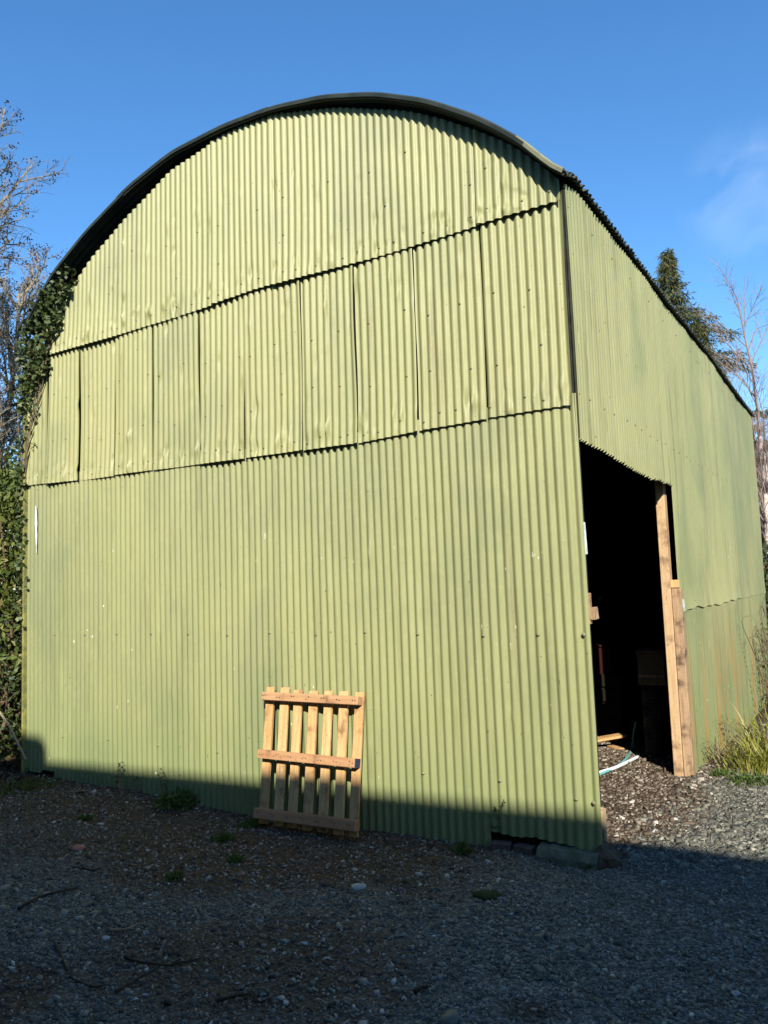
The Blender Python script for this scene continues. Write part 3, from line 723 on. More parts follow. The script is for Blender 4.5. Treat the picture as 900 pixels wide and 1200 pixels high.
for i in range(7):
    for t in (.935, .499, .078):
        for ds in (-.012, .014):
            b = MB(); b.box(pp(i/6*.925+.0375+ds, t+random.uniform(-.008, .008), .0745 if t > .2 else .0725), .006, .004, .006)
            b.build('nail_head', M['black'], PAL)
pe = pp(1.0, .497, .0095+.033); o = plank('end_paint', pe, pe+(PB-PA)/np.linalg.norm(PB-PA)*.003, .058, .062, M['bluepaint'], PAL, bev=0, wdir=PC-PA)

# ------------------------------------------------------------------ footing stones at the near corner
b = MB(); n = 15
xsn = np.linspace(-.36, .005, n)
V = []
for i, x in enumerate(xsn):
    w1, w2 = .006*math.sin(9*x*7), .008*math.sin(5*x*9+1)
    for (y, z) in ((-.085+w2, -.14), (-.092+w2, -.03+w1), (-.072+w1, .012+w2*.5), (.06, .018+w1), (.06, -.14)): V.append((x+random.uniform(-.004, .004), y, z))
Fc = [(j*5+a, (j+1)*5+a, (j+1)*5+(a+1) % 5, j*5+(a+1) % 5) for j in range(n-1) for a in range(5)]+[(0, 1, 2, 3, 4), tuple((n-1)*5+a for a in (4, 3, 2, 1, 0))]
b.add(V, Fc); tag(b.build('concrete_footing', M['concrete']), 'mossy concrete footing block under the near corner of the barn', 'footing')
b = MB(); b.rock((.052, .0, -.045), (.085, .085, .10), 1.0, seed=41); tag(b.build('stone', M['brownstone']), 'brown rough stone jammed beside the concrete footing at the door corner', 'stone')
for i, (x, y, rz_, mt, lb) in enumerate(((-.62, -.02, .2, 'brick', 'worn reddish brick in the gap under the broken gable sheet, nearer the pallet'), (-.47, -.015, -.15, 'brick', 'worn reddish brick in the gap under the broken gable sheet, nearer the concrete footing'))):
    b = MB(); c_, s_ = math.cos(rz_), math.sin(rz_)
    b.box((x, y+.012, -.035), .125, .07, .05, M=np.array([[c_, -s_, 0], [s_, c_, 0], [0, 0, 1]]), bev=.006, jit=.002)
    tag(b.build('brick', M[mt]), lb, 'brick', 'bricks under the broken sheet')

def stone(u, v, r, mat, label, sq=.5, name='stone', seed=0):
    P = gpt(u, v); b = MB(); b.rock(P+[0, 0, r*.2], r, sq, seed=seed)
    tag(b.build(name, M[mat], smooth=True), label, 'stone')
stone(92, 996, .052, 'redstone', 'pinkish brick fragment lying on the dark soil in front of the gable', .4, 'brick_fragment', 5)
stone(118, 967, .026, 'whitestone', 'small white stone on dark soil between the brick fragment and the fern clump', .5, seed=6)
stone(124, 1101, .020, 'whitestone', 'small white pebble just below the pale curved stick', .7, seed=7)
stone(862, 1166, .018, 'whitestone', 'small white stone alone on the grey gravel in the near right foreground', .5, seed=8)
stone(110, 929, .030, 'whitestone', 'pale stone at the foot of the gable left of the sapling', .45, seed=9)
stone(421, 1041, .038, 'whitestone', 'pale grey slate lump where brown soil meets the grey gravel', .4, seed=10)
stone(766, 975, .030, 'whitestone', 'pale stone lying in sunlit gravel near the shadow edge', .4, seed=12)
P = gpt(572, 1051); b = MB(); b.rock(P, (.085, .065, .05), .5, seed=21); tag(b.build('moss_clump', simple('dark_green_moss', (.020, .032, .012), (.035, .046, .018), 40, .95, .1, .9), smooth=True), 'dark green moss cushion on the shaded gravel', 'moss')

# ------------------------------------------------------------------ sticks and twigs on the ground
def stick(pts, r, mat, label, fork=None):
    b = MB(); P = [gpt(u, v)+[0, 0, r*.9+.004] for u, v in pts]
    n = 10; t = np.linspace(0, len(P)-1, n); P = np.array(P)
    Q_ = np.stack([np.interp(t, range(len(P)), P[:, k]) for k in range(3)], 1)+rng.normal(0, r*.35, (n, 3))*[1, 1, .3]
    b.tube(Q_, np.linspace(r, r*.5, n), 6)
    if fork:
        P2 = np.array([gpt(u, v)+[0, 0, r*.9+.004] for u, v in fork]); b.tube(P2, np.linspace(r*.7, r*.3, len(P2)), 5)
    tag(b.build('stick', M[mat], smooth=True), label, 'stick', 'sticks on the ground')
stick([(127, 1093), (148, 1092), (165, 1085)], .008, 'dryTwig', 'pale tan curved stick on the dark gravel')
stick([(146, 1124), (165, 1131), (200, 1134), (235, 1125)], .007, 'twig', 'dark forked twig lying across the bare soil patch', [(200, 1134), (219, 1121)])
stick([(62, 1104), (85, 1150), (110, 1160), (128, 1156)], .006, 'twig', 'dark twig bent among slate pieces left of the soil patch')
stick([(20, 1068), (50, 1052), (90, 1043)], .009, 'twig', 'long dark twig on fine gravel near the left edge')
stick([(253, 1176), (275, 1171), (292, 1168)], .008, 'twig', 'short thick dark stick near the bottom of the soil patch', [(292, 1166), (304, 1178), (320, 1172)])
stick([(135, 1165), (160, 1150), (182, 1138)], .005, 'twig', 'thin dark twig slanting up toward the forked twig')
stick([(487, 1165), (495, 1161), (502, 1159)], .010, 'twig', 'stubby brown stick on the damp patch in the middle foreground')
stick([(585, 970), (612, 985), (632, 998)], .004, 'dryTwig', 'pale dry twig poking out under the broken gable sheet', [(605, 980), (635, 985), (636, 978)])
stick([(75, 930), (105, 928), (128, 929)], .007, 'dryTwig', 'straight grey stick at the foot of the gable near the left corner')
stick([(86, 1018), (110, 1022), (118, 1018)], .006, 'twig', 'small dark twig below the brick fragment')

# ------------------------------------------------------------------ inside the doorway
def curve_pts(P, n=24):
    P = np.asarray(P, float); m_ = len(P); t = np.linspace(0, m_-1, n); out = []
    for q in t:
        i = min(int(q), m_-2); f_ = q-i
        p0, p1, p2, p3 = P[max(i-1, 0)], P[i], P[i+1], P[min(i+2, m_-1)]
        out.append(.5*((2*p1)+(p2-p0)*f_+(2*p0-5*p1+4*p2-p3)*f_**2+(3*p1-p0-3*p2+p3)*f_**3))
    return np.array(out)
G3 = lambda u, v, h=0.0: gpt(u, v)+[0, 0, h]
b = MB(); b.tube(curve_pts([G3(690, 912, .02), G3(706, 907, .02), G3(724, 901, .02), G3(748, 889, .02)]), .016, 8)
tag(b.build('hose', M['hosewhite'], smooth=True), 'white plastic pipe lying across the sunlit threshold', 'pipe')
pA = G3(741, 877, .02)
b = MB(); b.tube(curve_pts([G3(688, 918, .018), G3(703, 910, .018), G3(722, 901, .018), G3(735, 890, .02), pA, pA+[.01, .04, .12], pA+[.03, .10, .24]], 34), .012, 8)
tag(b.build('hose', M['hoseteal'], smooth=True), 'teal garden hose curving up from the threshold into the barn', 'hose')
# ribbed pipe standing on end
pc = gpt(770, 888)+[-.03, .10, 0]; b = MB(); hh = .70
zz = np.linspace(0, hh, 150); rr = .098+.007*np.sign(np.sin(zz*2*math.pi/.024))*np.abs(np.sin(zz*2*math.pi/.024))**.6
b.tube(np.stack([np.full(150, pc[0]), np.full(150, pc[1]), pc[2]+zz], 1), rr, 24)
tag(b.build('drain_pipe', M['pipe'], smooth=False), 'black ribbed drainage pipe standing on end behind the door post', 'pipe')
# plywood box on top of the pipe
bx = empty('crate', (pc[0]+.03, pc[1]+.02, pc[2]+hh), 'dusty plywood box resting on top of the black ribbed pipe', 'crate')
b = MB(); c0 = np.array([pc[0]+.03, pc[1]+.02, pc[2]+hh])
b.box(c0+[0, 0, .155], .26, .26, .31, bev=.004); b.build('box_body', M['ply'], bx)
b = MB(); b.box(c0+[0, 0, .325], .28, .28, .025, bev=.003); b.build('lid', M['ply'], bx)
b = MB(); b.box(c0+[0, -.1325, .09], .255, .004, .025); b.build('batten', M['postold'], bx)
# offcut: plank on a bearer
p1 = gpt(690, 880); p2 = gpt(722, 872)
pk = empty('plank', tuple(p1), 'sunlit pale board propped on a wooden bearer inside the doorway', 'board')
vdir = np.array([.72, .69, 0])
cpl = gpt(712, 878)
plank('board', cpl+[-.42, -.30, .055], cpl+[.13, .17, .125], .13, .026, M['slat'], pk, wdir=(.69, -.72, 0))
plank('bearer', cpl+[-.02, .16, -.02], cpl+[.14, .02, -.02], .07, .075, M['slat'], pk, wdir=(0, 0, 1))
# dim stored things further in
rb = empty('storage_box', (-1.45, 4.9, -.22), 'dim faded red plastic box stacked on a timber crate deep in the dark barn', 'box')
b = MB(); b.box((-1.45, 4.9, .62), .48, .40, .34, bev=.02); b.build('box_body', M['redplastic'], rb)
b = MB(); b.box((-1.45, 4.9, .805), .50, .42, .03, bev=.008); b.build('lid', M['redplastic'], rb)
cr = empty('crate', (-1.45, 4.9, -.22), 'dark timber crate under the red plastic box in the barn', 'crate')
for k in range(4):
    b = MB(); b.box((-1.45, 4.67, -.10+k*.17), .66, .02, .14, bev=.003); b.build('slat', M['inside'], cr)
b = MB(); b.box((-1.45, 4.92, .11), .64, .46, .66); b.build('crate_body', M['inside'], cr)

# ------------------------------------------------------------------ foliage builders
def leaves(name, P, D, L, W, mat, parent=None, fold=.25, droop=.0, tint=None, label=None):
    """P base points, D direction of each leaf, L length, W width: folded pointed leaves in ONE mesh"""
    P = np.asarray(P, float); N = len(P); D = np.asarray(D, float); D = D/(np.linalg.norm(D, axis=1)[:, None]+1e-9)
    L = np.broadcast_to(L, (N,))[:, None]; W = np.broadcast_to(W, (N,))[:, None]
    h = rng.normal(0, 1, (N, 3)); X = np.cross(D, h); X /= np.linalg.norm(X, axis=1)[:, None]+1e-9
    Nn = np.cross(X, D)
    a = P; m1 = P+D*L*.45-Nn*L*fold*.25; tip = P+D*L-np.array([0, 0, 1])*L*droop
    l = P+D*L*.42+X*W*.5+Nn*L*fold*.2; r = P+D*L*.42-X*W*.5+Nn*L*fold*.2
    V = np.stack([a, l, tip, r, m1], 1).reshape(-1, 3)
    b = (np.arange(N)*5)[:, None]
    Q = np.concatenate([np.concatenate([b, b+4, b+2, b+1], 1), np.concatenate([b, b+3, b+2, b+4], 1)])
    t = rng.random(N) if tint is None else tint
    me = np_mesh(name, V, Q, attr=np.repeat(t, 5))
    o = link(name, me, mat, parent)
    if label: o['label'] = label
    return o
def rdir(N, bias=(0, 0, 0), s=1.0):
    d = rng.normal(0, s, (N, 3))+np.asarray(bias); return d/(np.linalg.norm(d, axis=1)[:, None]+1e-9)

def branch_tree(b, base, direction, length, r, depth, spread=.6, kids=(5, 5, 4), gravity=0.0, up_=.15, tips=None, sides=(8, 5, 4, 3), wig=.08, start=.3, shrink=.55, lvl=0):
    n = max(4, 7-lvl); p = np.array(base, float); d = np.array(direction, float); d /= np.linalg.norm(d)
    pts = [p.copy()]
    for i in range(n-1):
        d = d+rng.normal(0, wig, 3)+np.array([0, 0, up_ if lvl else .02])*.5-np.array([0, 0, gravity])*(i/n)*(lvl > 0); d /= np.linalg.norm(d)
        p = p+d*length/(n-1); pts.append(p.copy())
    pts = np.array(pts); b.tube(pts, np.linspace(r, r*(.30 if depth else .5), n), sides[min(lvl, len(sides)-1)], cap=False)
    if depth == 0:
        if tips is not None: tips.append((pts[-1], d.copy())); tips.append((pts[n//2], d.copy()))
        return
    K = kids[min(lvl, len(kids)-1)]
    for k in range(K):
        t = start+(1-start)*(k+rng.random())/K; q = t*(n-1); i = min(int(q), n-2); base2 = pts[i]+(pts[i+1]-pts[i])*(q-i)
        dd = pts[i+1]-pts[i]; dd /= np.linalg.norm(dd); pr = np.cross(dd, rng.normal(0, 1, 3)); pr /= np.linalg.norm(pr)
        nd = dd*(1-spread)+pr*spread+np.array([0, 0, up_])
        branch_tree(b, base2, nd, length*(shrink[min(lvl, len(shrink)-1)] if isinstance(shrink, tuple) else shrink)*(1.15-.5*t)*rng.uniform(.75, 1.2), r*(.40 if lvl == 0 else .55)*(1.1-.4*t), depth-1, spread, kids, gravity, up_, tips, sides, wig*1.3, .2, shrink, lvl+1)

# ------------------------------------------------------------------ alder on the left, behind the hedge
def alder(base, H, label, lean=(0, 0), seed=0, dens=1):
    global rng
    rng = np.random.default_rng(seed)
    t = empty('alder_tree', tuple(base), label, 'tree', 'bare trees behind the hedge')
    b = MB(); tips = []
    branch_tree(b, base, (lean[0], lean[1], 1), H, .115, 4, .56, (34, 9, 6, 4), 0, .16, tips, (9, 5, 4, 3, 3), .05, .08, (.25, .48, .46, .5))
    b.build('trunk', M['bark'], t)
    P = np.array([p for p, _ in tips]); k = rng.random(len(P)) < .075*dens; P = P[k]
    P = np.repeat(P, 5, 0)+rng.normal(0, .035, (len(P)*5, 3))
    leaves('cone_cluster', P, rdir(len(P), (0, 0, -.4)), .045, .036, M['cone'], t, fold=.9)
    return t
pb = at(-114, 720, 12.5); alder(np.array([pb[0], pb[1], 0.05]), 9.6, 'bare alder with clusters of dark cones rising beside the left end of the barn', (.03, 0), 31)
pb = at(-62, 720, 15.5); alder(np.array([pb[0], pb[1], 0.05]), 7.6, 'second bare alder farther back behind the hedge, shorter than the nearer one', (.05, 0), 34)

pb = at(-25, 720, 17.5); alder(np.array([pb[0], pb[1], 0.05]), 8.6, 'third bare alder farthest back, showing between the hedge and the barn eave', (.0, 0), 38)
rng = np.random.default_rng(5)
# ------------------------------------------------------------------ shrubs left of the barn
def shrub(name, c, rad, N, leaf, mat, label, cat='shrub', group=None, lsz=(.06, .03), z0=.0, stems=14, shell=.55, tintlo=0.0):
    c = np.asarray(c, float); t = empty(name, (c[0], c[1], float(ground_z(c[0], c[1]))), label, cat, group)
    d = rdir(N); rr = (shell+(1-shell)*rng.random(N))**.6
    w = rng.normal(0, 1, (4, 3)); lump = 1+.16*np.sin(d@w[0]*3)+.14*np.sin(d@w[1]*4.5+1)+.10*np.sin(d@w[2]*7+2)
    P = c+d*np.asarray(rad)*(rr*lump)[:, None]
    k = P[:, 2] > ground_z(P[:, 0], P[:, 1])+.02; P, d = P[k], d[k]
    leaves('foliage', P, d*.5+rdir(len(P), (0, 0, .25), .8), lsz[0]*rng.uniform(.6, 1.4, len(P)), lsz[1]*rng.uniform(.7, 1.3, len(P)), M[mat], t)
    b = MB(); g0 = np.array([c[0], c[1], float(ground_z(c[0], c[1]))-.03])
    for i in range(stems):
        dd = rdir(1, (0, 0, .8))[0]; dd[2] = abs(dd[2]); e = c+dd*np.asarray(rad)*.9
        mid = (g0+e)/2+rng.normal(0, .12, 3); b.tube(curve_pts([g0+rng.normal(0, .12, 3)*[1, 1, 0], mid, e], 7), np.linspace(.022, .006, 7), 5, cap=False)
    b.build('stem', M['stem'], t)
    return t
HG = 'hedge shrubs beside the barn'
shrub('laurel_shrub', (-6.75, .7, 1.7), (.95, 1.0, 1.75), 14000, None, 'laurel', 'dense evergreen shrub with glossy leaves filling the gap at the left end of the barn', group=HG, lsz=(.085, .042))
shrub('laurel_shrub', (-7.3, 2.4, 2.1), (1.1, 1.3, 1.7), 12000, None, 'laurel', 'taller evergreen shrub just behind the glossy one left of the barn', group=HG, lsz=(.08, .04))
shrub('laurel_shrub', (-8.9, 1.4, 1.5), (1.2, 1.2, 1.6), 9000, None, 'laurel', 'evergreen shrub at the outer left of the hedge', group=HG, lsz=(.08, .04))
shrub('bramble_thicket', (-6.35, .05, .45), (.7, .6, .75), 3600, None, 'bramble', 'low dark bramble thicket at the foot of the hedge by the left corner', 'bramble', lsz=(.055, .035))
shrub('laurel_shrub', (-7.4, 5.2, 1.9), (1.2, 1.7, 2.0), 5000, None, 'laurel', 'evergreen shrub along the hidden far flank of the barn', group=HG, lsz=(.09, .045))
# arching pale cane
b = MB(); b.tube(curve_pts([on(-6, 828, 1, -.25), on(10, 850, 1, -.25), on(30, 890, 1, -.2)], 12), .010, 6); tag(b.build('cane', M['bark']), 'pale bare cane slanting down across the hedge by the left corner', 'cane')
# leaf litter under the hedge
N = 5000; x = rng.uniform(-8.5, -4.6, N); y = rng.uniform(-1.4, .1, N); k = (rng.random(N) < smoothst(-x, 4.7, 6.2)*smoothst(y, -1.5, -.4)); x, y = x[k], y[k]
o = leaves('leaf_litter', np.stack([x, y, ground_z(x, y)+.012+rng.random(len(x))*.02], 1), rdir(len(x), (0, 0, 0))*[1, 1, .35], .05, .03, M['deadleaf'])
tag(o, 'brown fallen leaves on the soil under the hedge', 'leaf litter', kind='stuff')

# ------------------------------------------------------------------ ivy over the left eave
IV = empty('ivy', (-5.5, -.05, 3.0), 'dark glossy ivy climbing over the left eave of the barn', 'ivy')
def ivy_mask(x, z):
    xr = np.interp(z, [2.75, 3.1, 3.5, 3.75, 4.0, 4.2, 4.4, 4.7], [-5.40, -5.30, -5.22, -5.12, -4.98, -4.86, -4.74, -4.62])
    xl = np.interp(z, [2.75, 3.2, 3.6, 4.0, 4.3, 4.7], [-5.47, -5.48, -5.50, -5.52, -5.38, -4.86])
    return (x < xr+.05*np.sin(z*17)) & (x > xl-.04*np.sin(z*13))
N = 26000; x = rng.uniform(-5.8, -4.5, N); z = rng.uniform(2.75, 4.7, N); dens = np.clip((z-3.25)/.45, .03, 1)
k = ivy_mask(x, z) & (rng.random(N) < dens*.50*(.55+.45*np.sin(9*x+4)*np.sin(7*z))); x, z = x[k], z[k]
thk = .03+.08*np.clip((z-2.9)/.8, 0, 1)
y = -rng.random(len(x))*thk-.015+.35*np.clip((-5.42-x)/.2, 0, 1)*rng.random(len(x))
lim = np.interp(x, rx, rz)-.045; ok = z < lim; x, y, z = x[ok], y[ok], z[ok]
leaves('foliage', np.stack([x, y, z], 1), rdir(len(x), (0, -.7, -.35), .7), .046*rng.uniform(.5, 1.4, len(x)), .044*rng.uniform(.7, 1.25, len(x)), M['ivy'], IV, fold=.2)
N = 500; x = -5.46+rng.normal(0, .03, N); z = rng.uniform(1.2, 3.2, N); k = rng.random(N) < np.clip((z-1.2)/2, .05, .6); x, z = x[k], z[k]
leaves('foliage', np.stack([x, -.02-rng.random(len(x))*.06, z], 1), rdir(len(x), (-.4, -.4, 0), .7), .05, .045, M['ivy'], IV)
b = MB()
for i in range(5):
    x0 = -5.56+rng.normal(0, .02); pts = [(x0, .12, .1+rng.random()*.5), (-5.55+rng.normal(0, .03), .10, 1.9), (-5.43+rng.normal(0, .05), -.035, 2.9), (-5.3+rng.normal(0, .1), -.04, 3.6), (-5.05+rng.normal(0, .12), -.05, 4.1)]
    b.tube(curve_pts(pts, 20), np.linspace(.007, .003, 20), 5, cap=False)
b.build('stem', M['stem'], IV)

# ------------------------------------------------------------------ trees behind the right side
rng = np.random.default_rng(77)
def birch(base, H, label, seed, lean=(-.02, 0), group='birches behind the barn'):
    global rng
    rng = np.random.default_rng(seed); t = empty('birch_tree', tuple(base), label, 'tree', group)
    b = MB(); n = 9; pts = np.array([np.asarray(base)+[lean[0]*H*i/8, lean[1]*H*i/8, H*.62*i/8] for i in range(n)])+rng.normal(0, .02, (n, 3))
    b.tube(pts, np.linspace(.095, .038, n), 10); b.build('trunk', M['birchbark'], t)
    b = MB(); top = pts[-1]
    for k in range(24):
        f_ = .5+.5*k/23; p = pts[int(f_*8)] if f_ < 1 else top; a_ = rng.uniform(0, 2*math.pi)
        branch_tree(b, p, (math.cos(a_)*.62, math.sin(a_)*.62, .95), H*.33*rng.uniform(.7, 1.05)*(1.25-.5*f_), .017, 3, .46, (8, 6, 4), .16, .07, None, (4, 3, 3, 3), .07, .15, .42)
    branch_tree(b, top, (0, 0, 1), H*.38, .035, 3, .46, (12, 7, 5), .12, .10, None, (6, 4, 3, 3), .05, .1, .45)
    b.build('branch', M['birchtwig'], t); return t
pb = at(907, 690, 14.2); birch(np.array([pb[0], pb[1], -.25]), 6.9, 'bare birch with a pale trunk standing just past the far corner of the barn', 3, (-.004, 0))
pb = at(985, 690, 17.0); birch(np.array([pb[0], pb[1], -.25]), 7.6, 'second bare birch farther right, its twigs reaching into the view beside the pale trunk', 9, (-.006, 0))

def conifer(base, H, Rb, label, seed):
    global rng
    rng = np.random.default_rng(seed); base = np.asarray(base, float); t = empty('conifer', tuple(base), label, 'tree')
    b = MB(); b.tube([base, base+[0, 0, H*.5], base+[.03, 0, H*.99]], [.17, .10, .012], 8); PP, DD = [], []
    nb = 330
    for k in range(nb):
        f_ = (k+rng.random())/nb; z = H*(.14+.85*f_); L = Rb*(1-f_)**1.15*rng.uniform(.45, 1.25)+.10; a_ = rng.uniform(0, 2*math.pi); L *= 1+.3*math.sin(a_*2+z*1.7)
        d = np.array([math.cos(a_), math.sin(a_), .45]); p0 = base+[0, 0, z]
        s = np.linspace(0, 1, 8)[:, None]; pts = p0+d*L*s+np.array([0, 0, -.42*L])*s**2.2+rng.normal(0, .02, (8, 3))
        b.tube(pts, np.linspace(.02, .004, 8), 3, cap=False)
        for q in np.arange(.18, 1.0, .09/max(L, .3)):
            c_ = pts[0]*0+np.array([np.interp(q, s[:, 0], pts[:, j]) for j in range(3)])
            nsp = 16; PP.append(c_+rng.normal(0, .055, (nsp, 3))); dd = np.tile(d*[1, 1, .1], (nsp, 1))*.7+rng.normal(0, .5, (nsp, 3))+[0, 0, -.35]; DD.append(dd)
    b.build('trunk', M['stem'], t)
    P = np.concatenate(PP); D = np.concatenate(DD)
    leaves('foliage', P, D, .15*rng.uniform(.5, 1.3, len(P)), .030, M['conifer'], t, fold=.1, droop=.25)
    return t
pb = at(809, 690, 21.0); conifer((pb[0], pb[1], -.25), 10.8, 4.4, 'tall olive conifer with drooping sprays rising over the barn eave', 12)
pb = at(840, 690, 22.5); conifer((pb[0], pb[1], -.25), 9.3, 3.1, 'shorter olive conifer beside the tall one, low over the far end of the eave', 15)

rng = np.random.default_rng(99)
pb = at(905, 690, 13.6); shrub('bush', (pb[0]+.2, pb[1], .85), (.75, .8, 1.25), 4500, None, 'bramble', 'tangled green bush at the far right corner of the barn', 'bush', lsz=(.07, .045), stems=30)
pb = at(960, 690, 15.5); shrub('bush', (pb[0], pb[1], 1.1), (1.5, 1.2, 1.5), 5500, None, 'bramble', 'broad green bush at the right edge behind the birch', 'bush', lsz=(.08, .045), stems=30)
for i, (x, y, lb) in enumerate(((-4.5, 24, 'dark evergreen hedge bush behind the middle of the barn'), (-1.5, 24.5, 'dark evergreen hedge bush beyond the far corner of the barn'), (1.8, 24, 'dark evergreen hedge bush behind the birches'), (5.2, 23, 'dark evergreen hedge bush farthest right beyond the yard'))):
    shrub('hedge_bush', (x, y, 1.2), (2.0, 1.3, 1.9), 4200, None, 'laurel', lb, 'hedge', 'hedge bushes behind the barn', lsz=(.13, .07), stems=6)

# ------------------------------------------------------------------ grass and brambles at the side wall
def tuft(c, N, L, label, spread=.25, name='grass_tuft', mat='grassblade', w=.010, cat='grass', group=None, out=.55):
    c = np.asarray(c, float); t = empty(name, tuple(c), label, cat, group)
    a_ = rng.uniform(0, 2*math.pi, N); r_ = spread*np.sqrt(rng.random(N)); P0 = c+np.stack([np.cos(a_)*r_, np.sin(a_)*r_, np.zeros(N)], 1)
    P0[:, 2] = ground_z(P0[:, 0], P0[:, 1])-.01
    LL = L*rng.uniform(.45, 1.15, N); dr = np.stack([np.cos(a_), np.sin(a_), np.zeros(N)], 1)*out+rng.normal(0, .25, (N, 3))*[1, 1, 0]
    V = []; S_ = 5
    sd = np.cross(dr+rng.normal(0, .1, (N, 3)), [0, 0, 1.]); sd /= np.linalg.norm(sd, axis=1)[:, None]+1e-9
    for j in range(S_):
        f_ = j/(S_-1); p = P0+np.array([0, 0, 1.])*(LL*f_*(1-.32*f_))[:, None]+dr*(LL*f_**1.9)[:, None]
        ww = (w*(1-f_**1.6)*.5+.0006)*rng.uniform(.9, 1.1); V.append(p+sd*ww); V.append(p-sd*ww)
    V = np.stack(V, 1).reshape(-1, 3); b_ = (np.arange(N)*2*S_)[:, None]
    Q = np.concatenate([np.concatenate([b_+2*j, b_+2*j+1, b_+2*j+3, b_+2*j+2], 1) for j in range(S_-1)])
    link('blade', np_mesh('blade', V, Q, attr=np.repeat(rng.random(N), 2*S_)), M[mat], t); return t
GG = 'grass tufts along the side wall'
for (u, v, N, L, sp, lb) in ((899, 899, 190, .42, .32, 'tall yellow green grass tuft against the rusty side wall at the right edge'), (878, 903, 110, .24, .24, 'shorter green grass tuft at the wall foot in front of the tall tuft'), (914, 882, 170, .60, .34, 'tallest bright grass tuft climbing the far side wall')):
    tuft(gpt(u, v), N, L, lb, sp, group=GG, w=.016)
tuft(gpt(850, 893), 130, .38, 'dry straw coloured stems at the foot of the side wall', .28, 'dry_stems', 'drystem', .006, 'dry grass', out=.8)
# bramble canes on the far part of the side wall
br = empty('bramble_thicket', (.1, 6.6, -.25), 'thin brown bramble canes climbing the far rusty part of the side wall', 'bramble')
b = MB()
for i in range(34):
    y0 = rng.uniform(6.6, 9.0); h = rng.uniform(.4, 1.35); y1 = y0+rng.normal(0, .45)
    b.tube(curve_pts([(.10+rng.random()*.25, y0, -.28), (.12+rng.random()*.2, (y0+y1)/2, h*.6-.2), (.06+rng.random()*.12, y1, h-.2), (.10+rng.random()*.2, y1+rng.normal(0, .25), h-.15+rng.normal(0, .15))], 14), np.linspace(.006, .002, 14), 4, cap=False)
b.build('stem', M['stem'], br)
N = 900; P = np.stack([.08+rng.random(N)*.3, rng.uniform(7.0, 9.1, N), -.2+1.1*rng.random(N)**1.8], 1)
leaves('foliage', P, rdir(N, (.4, -.2, 0)), .05*rng.uniform(.6, 1.5, N), .03, M['weed'], br)

# small weeds
def weed(u, v, N, r, h, label, name='weed', mat='weed', ls=.03, cat='weed', group=None, yoff=0):
    c = gpt(u, v)+[0, yoff, 0]; d = rdir(N); d[:, 2] = np.abs(d[:, 2]); P = c+d*np.array([r, r, h])*rng.random((N, 1))**.5
    P[:, 2] = np.maximum(P[:, 2], ground_z(P[:, 0], P[:, 1])+.003)
    o = leaves(name, P, d*.6+rdir(N, (0, 0, .4), .6), ls*rng.uniform(.6, 1.4, N), ls*.5, M[mat]); return tag(o, label, cat, group)
WG = 'small weeds on the ground'
weed(211, 944, 420, .17, .12, 'bushy green fern clump at the foot of the gable left of the pallet', 'fern_clump', ls=.045, cat='fern', yoff=-.03)
weed(541, 1000, 240, .07, .05, 'small green weed at the wall foot between the pallet and the concrete footing', group=WG)
weed(655, 1005, 260, .10, .035, 'low moss green weed in front of the concrete footing', group=WG)
weed(698, 1012, 200, .09, .03, 'low green weed under the brown corner stone', group=WG)
weed(880, 918, 420, .20, .06, 'bright sunlit green weed patch at the edge of the gravel below the grass', group=WG)
weed(848, 909, 160, .12, .04, 'small sunlit weed at the foot of the side wall', group=WG)
weed(296, 968, 300, .10, .03, 'low green weed by the left foot of the pallet', group=WG)
weed(262, 985, 220, .085, .025, 'tiny weed on the soil left of the pallet foot', group=WG)
weed(276, 1010, 160, .05, .02, 'tiny round weed on soil in front of the pallet', group=WG)
weed(205, 1030, 140, .05, .02, 'tiny weed where the soil meets the fine gravel', group=WG)
weed(100, 962, 140, .045, .03, 'tiny yellowish weed in front of the sapling', group=WG)
o = weed(30, 925, 480, .30, .07, 'low grassy ground cover under the hedge by the corner of the barn', 'ground_cover', cat='ground cover'); o['kind'] = 'stuff'
# sprigs growing up the gable
def sprig(u, v0, v1, label, n=5, side_=.05, leaf=.03):
    P0 = gpt(u, v0); top = on(u-2, v1, 1, -.05)
    t = empty('sprig', tuple(P0), label, 'plant', 'sprigs at the foot of the gable'); b = MB(); LP, LD = [], []
    for i in range(n):
        e = P0+(top-P0)*rng.uniform(.5, 1.05)+rng.normal(0, side_, 3)*[1, .3, .3]; e[1] = min(e[1], -.03)
        pts = curve_pts([P0+rng.normal(0, .01, 3), (P0+e)/2+rng.normal(0, .015, 3), e], 9); b.tube(pts, np.linspace(.004, .0015, 9), 4, cap=False)
        for j in range(5, 9):
            LP.append(pts[j]); LD.append(rdir(1, (0, -.3, .3))[0]); LP.append(pts[j]); LD.append(rdir(1, (0, -.3, .2))[0])
    b.build('stem', M['dryTwig'], t); leaves('foliage', np.array(LP), np.array(LD), leaf, leaf*.55, M['weed'], t)
sprig(143, 932, 893, 'thin leafy sapling growing at the foot of the gable near its left end', 4, .06, .035)
sprig(196, 935, 904, 'small leafy sprig between the sapling and the fern clump', 4, .05, .022)
sprig(586, 985, 942, 'thin leafy sprig growing beside the broken gable sheet', 5, .03, .025)
sprig(160, 930, 908, 'tiny sprig just right of the sapling', 3, .03, .02)

